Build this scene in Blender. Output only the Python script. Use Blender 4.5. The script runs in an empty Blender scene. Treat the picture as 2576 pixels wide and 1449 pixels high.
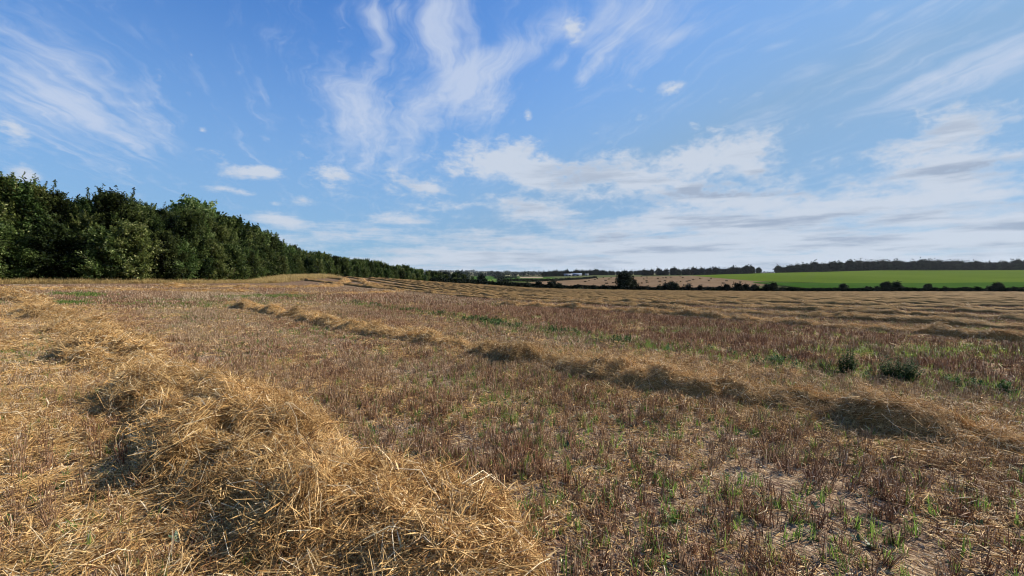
import bpy, math
import numpy as np
from mathutils import Vector, Matrix

R = math.radians
C = bpy.context.scene.collection
SC = bpy.context.scene
rng = np.random.default_rng(7)

# ------------------------------------------------------------------ camera
EYE = 1.65
FPX = 445.0                      # focal length in pixels of a 1024 px wide picture
PITCH = math.atan(13.7 / FPX)    # looking slightly down
cam_d = bpy.data.cameras.new('camera')
cam_d.sensor_width = 36.0
cam_d.lens = 36.0 * FPX / 1024.0
cam_d.clip_start = 0.05
cam_d.clip_end = 40000.0
cam = bpy.data.objects.new('camera', cam_d)
C.objects.link(cam)
cam.location = (0, 0, EYE)
cam.rotation_euler = (R(90) - PITCH, 0, 0)
SC.camera = cam

# ------------------------------------------------------------------ light
SUN_AZ, SUN_EL = 68.0, 32.0      # degrees to the right of the view, degrees above the ground
EXPOSURE = 0.6
SKY_STRENGTH = 0.12 * 2 ** -EXPOSURE
S = Vector((math.cos(R(SUN_EL)) * math.sin(R(SUN_AZ)), math.cos(R(SUN_EL)) * math.cos(R(SUN_AZ)), math.sin(R(SUN_EL))))
sun_d = bpy.data.lights.new('sun', 'SUN')
sun_d.energy = 5.0
sun_d.angle = R(0.6)
sun_d.color = (1.0, 0.93, 0.82)
sun = bpy.data.objects.new('sun', sun_d)
C.objects.link(sun)
sun.rotation_euler = S.to_track_quat('Z', 'Y').to_euler()
sun.location = (60, 30, 60)

SC.view_settings.view_transform = 'Standard'
SC.view_settings.look = 'None'
SC.view_settings.exposure = EXPOSURE
SC.view_settings.gamma = 1.0
SC.view_settings.use_curve_mapping = False
SC.render.engine = 'CYCLES'
SC.cycles.max_bounces = 5
SC.cycles.diffuse_bounces = 3
SC.cycles.glossy_bounces = 2
SC.cycles.transmission_bounces = 3
SC.cycles.volume_bounces = 1
SC.cycles.transparent_max_bounces = 8
SC.cycles.use_denoising = True
SC.cycles.denoiser = 'OPENIMAGEDENOISE'
SC.cycles.denoising_input_passes = 'RGB_ALBEDO_NORMAL'
SC.cycles.denoising_prefilter = 'ACCURATE'
SC.cycles.use_adaptive_sampling = True
SC.cycles.adaptive_threshold = 0.03
SC.cycles.filter_width = 1.1
SC.cycles.sample_clamp_indirect = 6.0


class X:
    """a shader socket with arithmetic"""
    def __init__(s, nt, so): s.nt, s.so = nt, so
    def _m(s, op, *a):
        n = s.nt.nodes.new('ShaderNodeMath'); n.operation = op
        for i, v in enumerate((s,) + a):
            if isinstance(v, X): s.nt.links.new(v.so, n.inputs[i])
            else: n.inputs[i].default_value = v
        return X(s.nt, n.outputs[0])
    def __add__(s, o): return s._m('ADD', o)
    def __sub__(s, o): return s._m('SUBTRACT', o)
    def __mul__(s, o): return s._m('MULTIPLY', o)
    def __truediv__(s, o): return s._m('DIVIDE', o)
    def madd(s, a, b): return s._m('MULTIPLY_ADD', a, b)
    def maxi(s, o): return s._m('MAXIMUM', o)
    def mini(s, o): return s._m('MINIMUM', o)
    def pw(s, o): return s._m('POWER', o)
    def sstep(s, lo, hi):
        n = s.nt.nodes.new('ShaderNodeMapRange'); n.interpolation_type = 'SMOOTHSTEP'
        s.nt.links.new(s.so, n.inputs['Value'])
        for k, v in (('From Min', lo), ('From Max', hi)):
            if isinstance(v, X): s.nt.links.new(v.so, n.inputs[k])
            else: n.inputs[k].default_value = v
        return X(s.nt, n.outputs['Result'])


def lk(nt, a, b):
    nt.links.new(a.so if isinstance(a, X) else a, b)


def mixc(nt, fac, a, b, mode='MIX'):
    n = nt.nodes.new('ShaderNodeMix'); n.data_type = 'RGBA'; n.blend_type = mode
    for so, v in ((n.inputs[0], fac), (n.inputs[6], a), (n.inputs[7], b)):
        if isinstance(v, (X, bpy.types.NodeSocket)): lk(nt, v, so)
        elif isinstance(v, (tuple, list)): so.default_value = tuple(v[:3]) + (1,)
        else: so.default_value = v
    return n.outputs[2]


def noise(nt, vec, scale, detail=4, rough=0.55, dist=0.0, out=0):
    n = nt.nodes.new('ShaderNodeTexNoise')
    n.inputs['Scale'].default_value = scale
    n.inputs['Detail'].default_value = detail
    n.inputs['Roughness'].default_value = rough
    n.inputs['Distortion'].default_value = dist
    if vec is not None: lk(nt, vec, n.inputs['Vector'])
    return X(nt, n.outputs[out]) if out == 0 else n.outputs[out]


def mapping(nt, vec, loc=(0, 0, 0), rot=(0, 0, 0), scale=(1, 1, 1), kind='POINT'):
    n = nt.nodes.new('ShaderNodeMapping'); n.vector_type = kind
    n.inputs['Location'].default_value = loc
    n.inputs['Rotation'].default_value = rot
    n.inputs['Scale'].default_value = scale
    lk(nt, vec, n.inputs['Vector'])
    return n.outputs[0]


def ramp(nt, fac, stops, mode='LINEAR'):
    n = nt.nodes.new('ShaderNodeValToRGB')
    n.color_ramp.interpolation = mode
    el = n.color_ramp.elements
    while len(el) < len(stops): el.new(0.5)
    for e, (p, c) in zip(el, stops):
        e.position = p
        e.color = tuple(c[:3]) + (1,)
    lk(nt, fac, n.inputs[0])
    return n.outputs[0]


# ------------------------------------------------------------------ sky
def dir_of(xd, yd):
    """azimuth, elevation in degrees of a point of the photograph (2576 px wide)"""
    dx = (xd / 2.5156 - 512) / FPX
    dy = (288 - yd / 2.5156) / FPX
    cp, sp = math.cos(PITCH), math.sin(PITCH)
    v = Vector((dx, cp + dy * sp, -sp + dy * cp)).normalized()
    return math.degrees(math.atan2(v.x, v.y)), math.degrees(math.asin(v.z))


def build_sky():
    w = bpy.data.worlds.new('World')
    SC.world = w
    w.use_nodes = True
    nt = w.node_tree
    nt.nodes.clear()
    out = nt.nodes.new('ShaderNodeOutputWorld')
    bg = nt.nodes.new('ShaderNodeBackground')
    bg.inputs['Strength'].default_value = SKY_STRENGTH
    nt.links.new(bg.outputs[0], out.inputs['Surface'])
    sky = nt.nodes.new('ShaderNodeTexSky')
    sky.sky_type = 'NISHITA'
    sky.sun_disc = False
    sky.sun_elevation = R(SUN_EL)
    sky.sun_rotation = R(SUN_AZ)
    sky.air_density = 1.0
    sky.dust_density = 0.3
    sky.ozone_density = 1.5
    tc = nt.nodes.new('ShaderNodeTexCoord')
    sep = nt.nodes.new('ShaderNodeSeparateXYZ')
    nt.links.new(tc.outputs['Generated'], sep.inputs[0])
    x, y, z = (X(nt, sep.outputs[i]) for i in range(3))
    az = x._m('ARCTAN2', y) * 57.29578
    el = z._m('ARCSINE') * 57.29578
    cb = nt.nodes.new('ShaderNodeCombineXYZ')
    lk(nt, az, cb.inputs[0]); lk(nt, el, cb.inputs[1])
    ae = cb.outputs[0]

    def cloud_plane(lift):
        zz = z.maxi(0.0) + lift
        c = nt.nodes.new('ShaderNodeCombineXYZ')
        lk(nt, x / zz, c.inputs[0]); lk(nt, y / zz, c.inputs[1])
        return c.outputs[0]

    def patches(lst, base, gain):
        acc = base
        for (xd, yd, xl, yl, wdt, amp) in lst:   # centre, end of the long half axis, half width (deg), amount
            a0, e0 = dir_of(xd, yd)
            a1, e1 = dir_of(xl, yl)
            L = max(math.hypot(a1 - a0, e1 - e0), 0.3)
            ang = math.atan2(e1 - e0, a1 - a0)
            m = mapping(nt, ae, (a0, e0, 0), (0, 0, ang), (L, wdt, 1), 'TEXTURE')
            g = nt.nodes.new('ShaderNodeTexGradient'); g.gradient_type = 'SPHERICAL'
            nt.links.new(m, g.inputs[0])
            gg = X(nt, g.outputs['Fac'])
            acc = gg.madd(amp * gain, acc)
        return acc

    # --- high streaky cirrus
    hi = cloud_plane(0.10)
    warp = noise(nt, hi, 1.3, 4, 0.55, out=1)
    vm = nt.nodes.new('ShaderNodeVectorMath'); vm.operation = 'MULTIPLY_ADD'
    nt.links.new(warp, vm.inputs[0]); vm.inputs[1].default_value = (0.55, 0.55, 0); nt.links.new(hi, vm.inputs[2])
    st = mapping(nt, vm.outputs[0], (0, 0, 0), (0, 0, R(-17)), (1, 1, 1))
    st = mapping(nt, st, (3.1, 0.4, 0), (0, 0, 0), (3.4, 0.50, 1))
    n1 = noise(nt, st, 1.7, 8, 0.62)
    n1b = noise(nt, vm.outputs[0], 7.0, 6, 0.62)
    st2 = mapping(nt, st, (1.7, 5.2, 0), (0, 0, 0), (3.2, 1.3, 1))
    n1c = noise(nt, st2, 1.7, 6, 0.62)
    cir_noise = (n1 * 0.42 + n1c * 0.38 + n1b * 0.20 - 0.5) * 4.4
    cir = [
        (1180, 222, 1340, 90, 3.4, 1.05), (1240, 265, 1335, 208, 2.1, .85), (1120, 130, 1175, 270, 5.0, .60), (1270, 140, 1480, 20, 3.2, .5),
        (1140, 40, 1180, 140, 5.5, .50), (1105, 10, 1160, 60, 4.0, .45), (930, 40, 1000, 130, 2.4, .62), (1000, 15, 1030, 60, 1.8, .46), (850, 30, 890, 60, 1.6, .35),
        (1590, 45, 1830, -80, 6.0, .66), (1500, 160, 1580, 85, 1.4, .55), (1465, 200, 1490, 180, 1.3, .6),
        (1690, 95, 1790, 55, 1.1, .50), (920, 265, 1020, 370, 4.2, .66), (1040, 270, 1050, 170, 3.2, .75), (900, 350, 1060, 400, 6.5, .42),
        (1390, 90, 1300, 170, 1.6, .40), (200, 270, 520, 400, 6.0, .34), (90, 180, -200, 60, 8.0, .34), (220, 300, 400, 366, 2.0, .62),
        (370, 215, 430, 235, 3.0, .34), (380, 360, 480, 390, 2.4, .40), (2380, 190, 2060, 285, 2.6, .62), (2576, 110, 2380, 190, 3.4, .55),
        (2040, 180, 2130, 155, 1.2, .50), (1950, 115, 2030, 95, .5, .5), (1890, 300, 2010, 260, 1.4, .34), (2120, 10, 2180, -25, .9, .35),
        (930, 400, 1010, 330, 1.9, .46), (2300, 60, 2640, -80, 6, .25), (1400, 160, 1440, 145, 1.0, .5), (820, 215, 880, 260, 2.5, .3), (1120, 210, 1420, 60, 13, .20), (930, 330, 760, 420, 8, .20), (1480, 110, 1700, 0, 9, .18), (200, 250, 520, 420, 12, .16), (2300, 250, 2600, 120, 9, .14),
    ]
    bias1 = patches(cir, el.sstep(8, 60) * 0.05 + 0.0, 1.12)
    den1 = (cir_noise + bias1).sstep(0.0, 1.45)

    # --- lower broken cumulus and stratocumulus
    lo = cloud_plane(0.085)
    billow = noise(nt, mapping(nt, ae, (0, 0, 0), (0, 0, 0), (0.26, 0.50, 1)), 1.0, 7, 0.62, 0.3)
    billow2 = noise(nt, mapping(nt, ae, (3, 9, 0), (0, 0, 0), (0.75, 1.25, 1)), 1.0, 6, 0.66, 0.4)
    n2 = noise(nt, mapping(nt, lo, (5, 2, 0), (0, 0, R(-20)), (1.2, 0.9, 1)), 2.2, 7, 0.57, 0.2)
    strat = noise(nt, mapping(nt, ae, (7, 1, 0), (0, 0, R(-2)), (0.085, 0.75, 1)), 1.0, 6, 0.60, 0.2)
    low = el.sstep(12.0, 4.0)
    lo_noise = (n2 * 0.34 + billow * 0.36 + billow2 * 0.30 - 0.5) * 4.6 * (low * -0.62 + 1.0) + (strat - 0.5) * 2.2 * low
    cum = [
        (1437, 70, 1478, 60, 2.3, .95), (1330, 290, 1356, 296, 1.5, .9), (1690, 220, 1735, 212, 1.0, .85), (508, 328, 530, 332, .6, .8),
        (665, 350, 695, 350, .8, .75), (630, 437, 740, 450, 1.3, .95), (675, 432, 725, 445, .9, .6), (840, 443, 935, 458, 1.7, 1.0), (1065, 472, 1170, 480, 1.9, .95),
        (1265, 395, 1460, 412, 3.5, .85), (1180, 405, 1260, 440, 2.4, .4), (1480, 440, 1720, 412, 3.3, .9), (1850, 372, 2080, 335, 3.6, 1.0),
        (1700, 400, 1880, 390, 2.2, .55), (2400, 345, 2660, 285, 4.4, .85), (2230, 385, 2110, 402, 1.6, .5), (40, 325, 115, 330, 2.2, .9), (60, 445, 120, 455, 1.4, .55),
        (1330, 520, 1510, 548, 1.8, .85), (1650, 470, 1800, 480, 2.4, .6), (700, 550, 800, 568, 1.2, .75), (1020, 553, 1140, 562, 1.0, .75),
        (2350, 470, 2700, 400, 3.6, .6), (1900, 520, 2300, 480, 3.4, .55), (1650, 545, 1880, 500, 1.8, .4), (560, 475, 640, 480, .4, .45), (620, 487, 665, 490, .4, .6),
        (1265, 345, 1295, 350, .9, .6), (1740, 315, 1765, 315, .7, .6), (880, 490, 960, 500, 1.2, .45), (1330, 430, 1560, 470, 4.0, .45), (1750, 440, 2050, 430, 4.0, .35), (990, 430, 1060, 450, 2.0, .4), (1050, 520, 1200, 530, 1.5, .4), (800, 590, 960, 600, 1.0, .4), (985, 480, 1020, 488, .9, .55), (1135, 430, 1175, 440, 1.0, .55), (1500, 335, 1540, 335, .8, .5), (1610, 300, 1640, 300, .7, .5), (1885, 430, 1950, 440, 1.2, .5), (760, 505, 800, 512, .7, .55), (690, 510, 720, 512, .5, .5), (1740, 475, 1790, 480, .9, .5), (1330, 340, 1370, 350, .9, .45), (1160, 515, 1250, 520, .9, .5), (1250, 640, 1600, 640, 2.0, .2),
    ]
    side = az.sstep(-20, 30)
    band = el.sstep(17, 4.0) * (side * 0.42 + 0.18) + el.sstep(9.0, 2.0) * (az.sstep(-45, 0) * 0.30 + 0.36)
    bias2 = patches(cum, band - 0.31, 1.12)
    v2 = lo_noise + bias2
    den2 = v2.sstep(-0.04, 0.86) * z.sstep(-0.03, -0.005)
    # thick middles of the lower clouds are greyer underneath
    shade_n = noise(nt, mapping(nt, ae, (1.3, 7.7, 0), (0, 0, R(-4)), (0.075, 0.55, 1)), 1.0, 5, 0.58)
    thick = v2.sstep(0.25, 0.85) * shade_n.sstep(0.46, 0.64) * el.sstep(19, 9) * (az.sstep(-30, 25) * 0.7 + 0.3)

    k = 1.0 / 0.12
    # the clear air, tinted towards the deep blue of the photograph
    c0 = mixc(nt, 1.0, sky.outputs[0], (0.54, 1.04, 1.66), 'MULTIPLY')
    # thin milky veil that thickens towards the horizon and the sun's side
    veil = el.sstep(34, 2.0) * 0.80 + az.sstep(-25, 50) * 0.62
    c0 = mixc(nt, veil.mini(0.90), c0, tuple(v * k for v in (0.265, 0.425, 0.615)))
    ciw = tuple(v * k for v in (0.58, 0.66, 0.82))
    c1 = mixc(nt, den1 * 0.80, c0, ciw)
    white = tuple(v * k for v in (0.615, 0.675, 0.775))
    grey = tuple(v * k for v in (0.345, 0.415, 0.54))
    cloudc = mixc(nt, thick * 0.9, white, grey)
    c2 = mixc(nt, den2 * 0.90, c1, cloudc)
    lk(nt, c2, bg.inputs['Color'])
    w.cycles.sampling_method = 'MANUAL'
    w.cycles.sample_map_resolution = 512


build_sky()


# ------------------------------------------------------------------ numeric helpers
def _hash(ix, iy, seed):
    h = (ix.astype(np.int64) * 374761393 + iy.astype(np.int64) * 668265263 + seed * 1442695041) & 0x7fffffff
    h = ((h ^ (h >> 13)) * 1274126177) & 0x7fffffff
    h = h ^ (h >> 16)
    return (h & 0xffffff) / float(0xffffff)


def vnoise(x, y, seed=0):
    x = np.asarray(x, float); y = np.asarray(y, float)
    ix, iy = np.floor(x), np.floor(y)
    fx, fy = x - ix, y - iy
    fx = fx * fx * (3 - 2 * fx); fy = fy * fy * (3 - 2 * fy)
    a = _hash(ix, iy, seed); b = _hash(ix + 1, iy, seed)
    c = _hash(ix, iy + 1, seed); d = _hash(ix + 1, iy + 1, seed)
    return (a * (1 - fx) + b * fx) * (1 - fy) + (c * (1 - fx) + d * fx) * fy


def fbm(x, y, oct=4, seed=0):
    v, a, t = 0.0, 0.5, 0.0
    for o in range(oct):
        v = v + a * vnoise(np.asarray(x) * 2 ** o, np.asarray(y) * 2 ** o, seed + o * 17)
        t += a; a *= 0.5
    return v / t


# ------------------------------------------------------------------ the shape of the land
# heights known from the photograph: (x in the photo, y in the photo, metres ahead)
LAND = [
    # left side, rising gently to the edge of the plantation
    (0, 763, 18), (300, 765, 20), (0, 713, 33), (300, 712, 37), (500, 712, 44), (620, 710, 55), (0, 709, 60), (300, 707, 70), (450, 706, 90),
    (740, 699, 62), (820, 695, 76), (900, 698, 84), (1000, 704, 98), (1100, 711, 118), (1200, 716, 140),
    (820, 704, 130), (700, 703, 110), (1000, 711, 160), (1100, 716, 190), (900, 707, 150),
    (600, 738, 30), (800, 738, 30), (1000, 742, 32), (900, 712, 55), (1050, 722, 60),
    # the field falling away to the hedge
    (1288, 750, 40), (1288, 735, 80), (1288, 723, 146), (1500, 754, 40), (1500, 740, 80), (1500, 728.5, 150),
    (2000, 757, 40), (2000, 744, 75), (2000, 734, 150), (2576, 757, 40), (2576, 746, 70), (2576, 735, 140),
    # across the valley
    (1288, 717, 230), (1500, 723, 260), (1500, 713, 430), (1500, 703, 600), (1500, 696.5, 780), (1500, 692.5, 1000),
    (1750, 726, 260), (1750, 714, 430), (1750, 701, 600), (1750, 692.5, 790), (1750, 691, 1000),
    (2000, 730, 260), (2000, 714, 440), (2000, 698, 650), (2000, 686.5, 840), (2000, 686, 1000),
    (2250, 730, 260), (2250, 713, 470), (2250, 693, 700), (2250, 680.5, 860), (2250, 681, 1000),
    (2576, 731, 250), (2576, 711, 470), (2576, 692, 700), (2576, 680, 860), (2576, 681, 1000),
    # the low country in the middle and the far hills
    (1300, 710, 400), (1300, 702, 800), (1300, 696, 1500), (1300, 692, 2600), (1300, 688.5, 4500), (1300, 686, 7000),
    (1100, 714, 300), (1100, 704, 800), (1100, 696, 1500), (1100, 690, 3000), (1100, 683.5, 6000), (1100, 684, 8000),
    (700, 706, 300), (700, 697, 1500), (700, 686, 6000), (0, 704, 300), (0, 695, 1500), (0, 685, 6000),
    (1500, 690.5, 2000), (1500, 687, 6000), (2000, 688, 2500), (2000, 687, 6500), (2576, 684, 2500), (2576, 686, 6500),
]


def _g(r): return 1.0 + r / 40.0


_cp, _cv = [], []
for (xd, yd, Y) in LAND:
    X_ = (xd / 2.5156 - 512) / FPX * Y
    r_ = math.hypot(X_, Y)
    h_ = EYE - (yd - 690.0) / 2.5156 / FPX * Y
    _cp.append((math.atan2(X_, Y) * 1.3, math.log(r_ + 4.0)))
    _cv.append(h_ / _g(r_))
for th in (-62, -40, -20, 0, 20, 40, 62):
    for r_ in (0.0, 3.0, 8.0):
        _cp.append((R(th) * 1.3, math.log(r_ + 4.0))); _cv.append(0.0)
for th, r_, h_ in ((30, 18, -.1), (10, 20, 0.0), (-10, 20, .05), (46, 14, -.05)):
    _cp.append((R(th) * 1.3, math.log(r_ + 4.0))); _cv.append(h_ / _g(r_))
_cp = np.array(_cp); _cv = np.array(_cv)


def _tps(d2): return 0.5 * d2 * np.log(d2 + 1e-12)


_n = len(_cp)
_K = _tps(((_cp[:, None] - _cp[None]) ** 2).sum(-1)) + 2e-4 * np.eye(_n)
_P = np.hstack([np.ones((_n, 1)), _cp])
_A = np.block([[_K, _P], [_P.T, np.zeros((3, 3))]])
_sol = np.linalg.solve(_A, np.concatenate([_cv, np.zeros(3)]))


def land_exact(x, y):
    """height of the land at world x (right), y (ahead)"""
    x = np.atleast_1d(np.asarray(x, float)); y = np.atleast_1d(np.asarray(y, float))
    shp = x.shape
    x = x.ravel(); y = y.ravel()
    r = np.hypot(x, y)
    th0 = np.arctan2(x, y)
    th = np.clip(th0, -R(60), R(60))
    out = np.empty(len(x))
    for i in range(0, len(x), 20000):
        q = np.stack([th[i:i + 20000] * 1.3, np.log(r[i:i + 20000] + 4.0)], 1)
        d2 = ((q[:, None] - _cp[None]) ** 2).sum(-1)
        g = _tps(d2) @ _sol[:_n] + _sol[_n] + q @ _sol[_n + 1:]
        out[i:i + 20000] = g * _g(r[i:i + 20000])
    fade = np.clip(1.0 - (np.abs(th0) - R(60)) / R(70), 0, 1)
    return (out * fade).reshape(shp)


# the same surface, tabulated once over bearing and log distance
_TH = np.linspace(-R(180), R(180), 1081)
_LR = np.linspace(math.log(4.0), math.log(16004.0), 420)
_tt, _ll = np.meshgrid(_TH, _LR)
_rr = np.exp(_ll) - 4.0
_LG = land_exact(_rr * np.sin(_tt), _rr * np.cos(_tt)) / _g(_rr)


def land(x, y):
    """height of the land at world x (right), y (ahead)"""
    x = np.atleast_1d(np.asarray(x, float)); y = np.atleast_1d(np.asarray(y, float))
    r = np.hypot(x, y)
    a = (np.arctan2(x, y) - _TH[0]) / (_TH[1] - _TH[0])
    b = (np.log(r + 4.0) - _LR[0]) / (_LR[1] - _LR[0])
    i = np.clip(a.astype(int), 0, len(_TH) - 2); j = np.clip(b.astype(int), 0, len(_LR) - 2)
    u = np.clip(a - i, 0, 1); v = np.clip(b - j, 0, 1)
    g = (_LG[j, i] * (1 - u) + _LG[j, i + 1] * u) * (1 - v) + (_LG[j + 1, i] * (1 - u) + _LG[j + 1, i + 1] * u) * v
    return g * _g(r)


def ray(xd, yd):
    dx = (xd / 2.5156 - 512) / FPX
    dy = (288 - yd / 2.5156) / FPX
    cp, sp = math.cos(PITCH), math.sin(PITCH)
    return np.array((dx, cp + dy * sp, -sp + dy * cp))


def ground_at(xd, yd, ymin=1.5, ymax=9000.0):
    """the point of the land that the photograph shows at (xd, yd)"""
    d = ray(xd, yd)
    Ys = np.exp(np.linspace(math.log(ymin), math.log(ymax), 900))
    t = Ys / d[1]
    h = land(d[0] * t, Ys)
    below = (EYE + d[2] * t) - h
    i = int(np.argmax(below < 0)) if (below < 0).any() else int(np.argmin(below))
    if i > 0 and below[i] < 0 <= below[i - 1]:
        k = below[i - 1] / (below[i - 1] - below[i])
        tt = t[i - 1] + (t[i] - t[i - 1]) * k
    else:
        tt = t[i]
    p = d * tt
    return np.array((p[0], p[1], float(land(p[0], p[1])[0])))


# ------------------------------------------------------------------ mesh helpers
def mesh_np(name, V, F, mats=(), attrs=None, smooth=False, mat_idx=None):
    """V (n,3) array, F (m,k) array of equal-sided faces"""
    V = np.asarray(V, np.float32); F = np.asarray(F, np.int32)
    me = bpy.data.meshes.new(name)
    me.vertices.add(len(V)); me.vertices.foreach_set('co', V.ravel())
    k = F.shape[1]
    me.loops.add(F.size); me.loops.foreach_set('vertex_index', F.ravel())
    me.polygons.add(len(F))
    me.polygons.foreach_set('loop_start', np.arange(0, F.size, k, dtype=np.int32))
    me.polygons.foreach_set('loop_total', np.full(len(F), k, np.int32))
    if smooth: me.polygons.foreach_set('use_smooth', np.ones(len(F), bool))
    if mat_idx is not None: me.polygons.foreach_set('material_index', np.asarray(mat_idx, np.int32))
    for m in mats: me.materials.append(m)
    for nm, a in (attrs or {}).items():
        at = me.attributes.new(nm, 'FLOAT', 'POINT'); at.data.foreach_set('value', np.asarray(a, np.float32))
    me.update(calc_edges=True)
    return me


def put(name, me, parent=None, loc=None, **props):
    o = bpy.data.objects.new(name, me)
    C.objects.link(o)
    if parent is not None: o.parent = parent
    if loc is not None: o.location = loc
    for k, v in props.items():
        if v is not None: o[k] = v
    return o


def grid_faces(n, m):
    """faces of an n x m vertex grid"""
    i = np.arange(n - 1)[:, None] * m + np.arange(m - 1)[None]
    i = i.ravel()
    return np.stack([i, i + 1, i + m + 1, i + m], 1)


def tubes(P0, P1, r0, r1, sides=3, bend=None):
    """many straight or once-bent tapered tubes; returns V, F and the index of the tube of each vertex"""
    P0 = np.asarray(P0, float); P1 = np.asarray(P1, float); n = len(P0)
    r0 = np.broadcast_to(np.asarray(r0, float), (n,)); r1 = np.broadcast_to(np.asarray(r1, float), (n,))
    d = P1 - P0
    L = np.linalg.norm(d, axis=1, keepdims=True) + 1e-9
    d = d / L
    ref = np.where(np.abs(d[:, 2:3]) < 0.9, np.array([[0, 0, 1.0]]), np.array([[1.0, 0, 0]]))
    u = np.cross(d, ref); u /= np.linalg.norm(u, axis=1, keepdims=True)
    v = np.cross(d, u)
    rings = [(P0, r0), (P1, r1)] if bend is None else [(P0, r0), ((P0 + P1) / 2 + bend, (r0 + r1) / 2), (P1, r1)]
    ang = np.arange(sides) * 2 * math.pi / sides
    V = np.stack([p[:, None] + rr[:, None, None] * (np.cos(ang)[None, :, None] * u[:, None] + np.sin(ang)[None, :, None] * v[:, None]) for p, rr in rings], 1)
    nr = len(rings)
    base = np.arange(n)[:, None, None] * nr * sides
    k = np.arange(sides)[None, None]; q = np.arange(nr - 1)[None, :, None]
    k2 = (k + 1) % sides
    F = np.stack(np.broadcast_arrays(base + q * sides + k, base + q * sides + k2, base + (q + 1) * sides + k2, base + (q + 1) * sides + k), -1).reshape(-1, 4)
    return V.reshape(-1, 3), F, np.repeat(np.arange(n), nr * sides)


def leaf_quads(P, D, N, L, W):
    """leaves: start P, direction D, rough normal N, length L, width W (arrays)"""
    D = D / (np.linalg.norm(D, axis=1, keepdims=True) + 1e-9)
    side = np.cross(D, N); side /= (np.linalg.norm(side, axis=1, keepdims=True) + 1e-9)
    nn = np.cross(side, D)
    L = L[:, None]; W = W[:, None]
    a = P
    b = P + D * L * 0.45 + side * W * 0.5 - nn * W * 0.12
    c = P + D * L - nn * L * 0.12
    d = P + D * L * 0.45 - side * W * 0.5 - nn * W * 0.12
    V = np.stack([a, b, c, d], 1).reshape(-1, 3)
    F = np.arange(len(P) * 4).reshape(-1, 4)
    return V, F


def rot_from_normal(N, yaw):
    N = N / np.linalg.norm(N, axis=1, keepdims=True)
    ref = np.tile(np.array([[1.0, 0, 0]]), (len(N), 1))
    bad = np.abs(N[:, 0]) > 0.9
    ref[bad] = (0, 1, 0)
    u = ref - (ref * N).sum(1, keepdims=True) * N
    u /= np.linalg.norm(u, axis=1, keepdims=True)
    v = np.cross(N, u)
    c, s = np.cos(yaw)[:, None], np.sin(yaw)[:, None]
    x = u * c + v * s
    y = -u * s + v * c
    M = np.stack([x, y, N], 2)      # columns
    rx = np.arctan2(M[:, 2, 1], M[:, 2, 2])
    ry = -np.arcsin(np.clip(M[:, 2, 0], -1, 1))
    rz = np.arctan2(M[:, 1, 0], M[:, 0, 0])
    return np.stack([rx, ry, rz], 1)


# ------------------------------------------------------------------ scattering of uncountable stuff
_groups = {}


def scatter(name, P, rot, scale, idx, tint, coll, parent=None, **props):
    n = len(P)
    me = bpy.data.meshes.new(name)
    me.vertices.add(n)
    me.vertices.foreach_set('co', np.asarray(P, np.float32).ravel())
    for nm, tp, key, a in (('rot', 'FLOAT_VECTOR', 'vector', rot), ('scl', 'FLOAT_VECTOR', 'vector', scale), ('idx', 'INT', 'value', idx), ('tint', 'FLOAT', 'value', tint)):
        at = me.attributes.new(nm, tp, 'POINT')
        a = np.asarray(a)
        at.data.foreach_set(key, a.astype(np.int32 if tp == 'INT' else np.float32).ravel())
    if coll.name not in _groups:
        ng = bpy.data.node_groups.new('scatter_' + coll.name, 'GeometryNodeTree')
        ng.interface.new_socket('Geometry', in_out='INPUT', socket_type='NodeSocketGeometry')
        ng.interface.new_socket('Geometry', in_out='OUTPUT', socket_type='NodeSocketGeometry')
        N = ng.nodes
        gi, go = N.new('NodeGroupInput'), N.new('NodeGroupOutput')
        m2p = N.new('GeometryNodeMeshToPoints')
        ins = N.new('GeometryNodeInstanceOnPoints')
        ci = N.new('GeometryNodeCollectionInfo')
        ci.inputs['Collection'].default_value = coll
        ci.inputs['Separate Children'].default_value = True
        ci.inputs['Reset Children'].default_value = True

        def attr(nm, tp):
            a = N.new('GeometryNodeInputNamedAttribute'); a.data_type = tp
            a.inputs['Name'].default_value = nm
            return a.outputs[0]
        e2r = N.new('FunctionNodeEulerToRotation')
        L = ng.links
        L.new(gi.outputs[0], m2p.inputs['Mesh'])
        L.new(m2p.outputs[0], ins.inputs['Points'])
        L.new(ci.outputs[0], ins.inputs['Instance'])
        ins.inputs['Pick Instance'].default_value = True
        L.new(attr('idx', 'INT'), ins.inputs['Instance Index'])
        L.new(attr('rot', 'FLOAT_VECTOR'), e2r.inputs[0])
        L.new(e2r.outputs[0], ins.inputs['Rotation'])
        L.new(attr('scl', 'FLOAT_VECTOR'), ins.inputs['Scale'])
        L.new(ins.outputs[0], go.inputs[0])
        _groups[coll.name] = ng
    o = put(name, me, parent, **props)
    md = o.modifiers.new('scatter', 'NODES')
    md.node_group = _groups[coll.name]
    return o


def source(coll_name, meshes):
    """a collection outside the scene that holds the shapes to scatter"""
    c = bpy.data.collections.new(coll_name)
    for i, me in enumerate(meshes):
        c.objects.link(bpy.data.objects.new('%s_%02d' % (coll_name, i), me))
    return c


# ------------------------------------------------------------------ materials
def new_mat(name):
    m = bpy.data.materials.new(name)
    m.use_nodes = True
    nt = m.node_tree
    nt.nodes.clear()
    out = nt.nodes.new('ShaderNodeOutputMaterial')
    return m, nt, out


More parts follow.
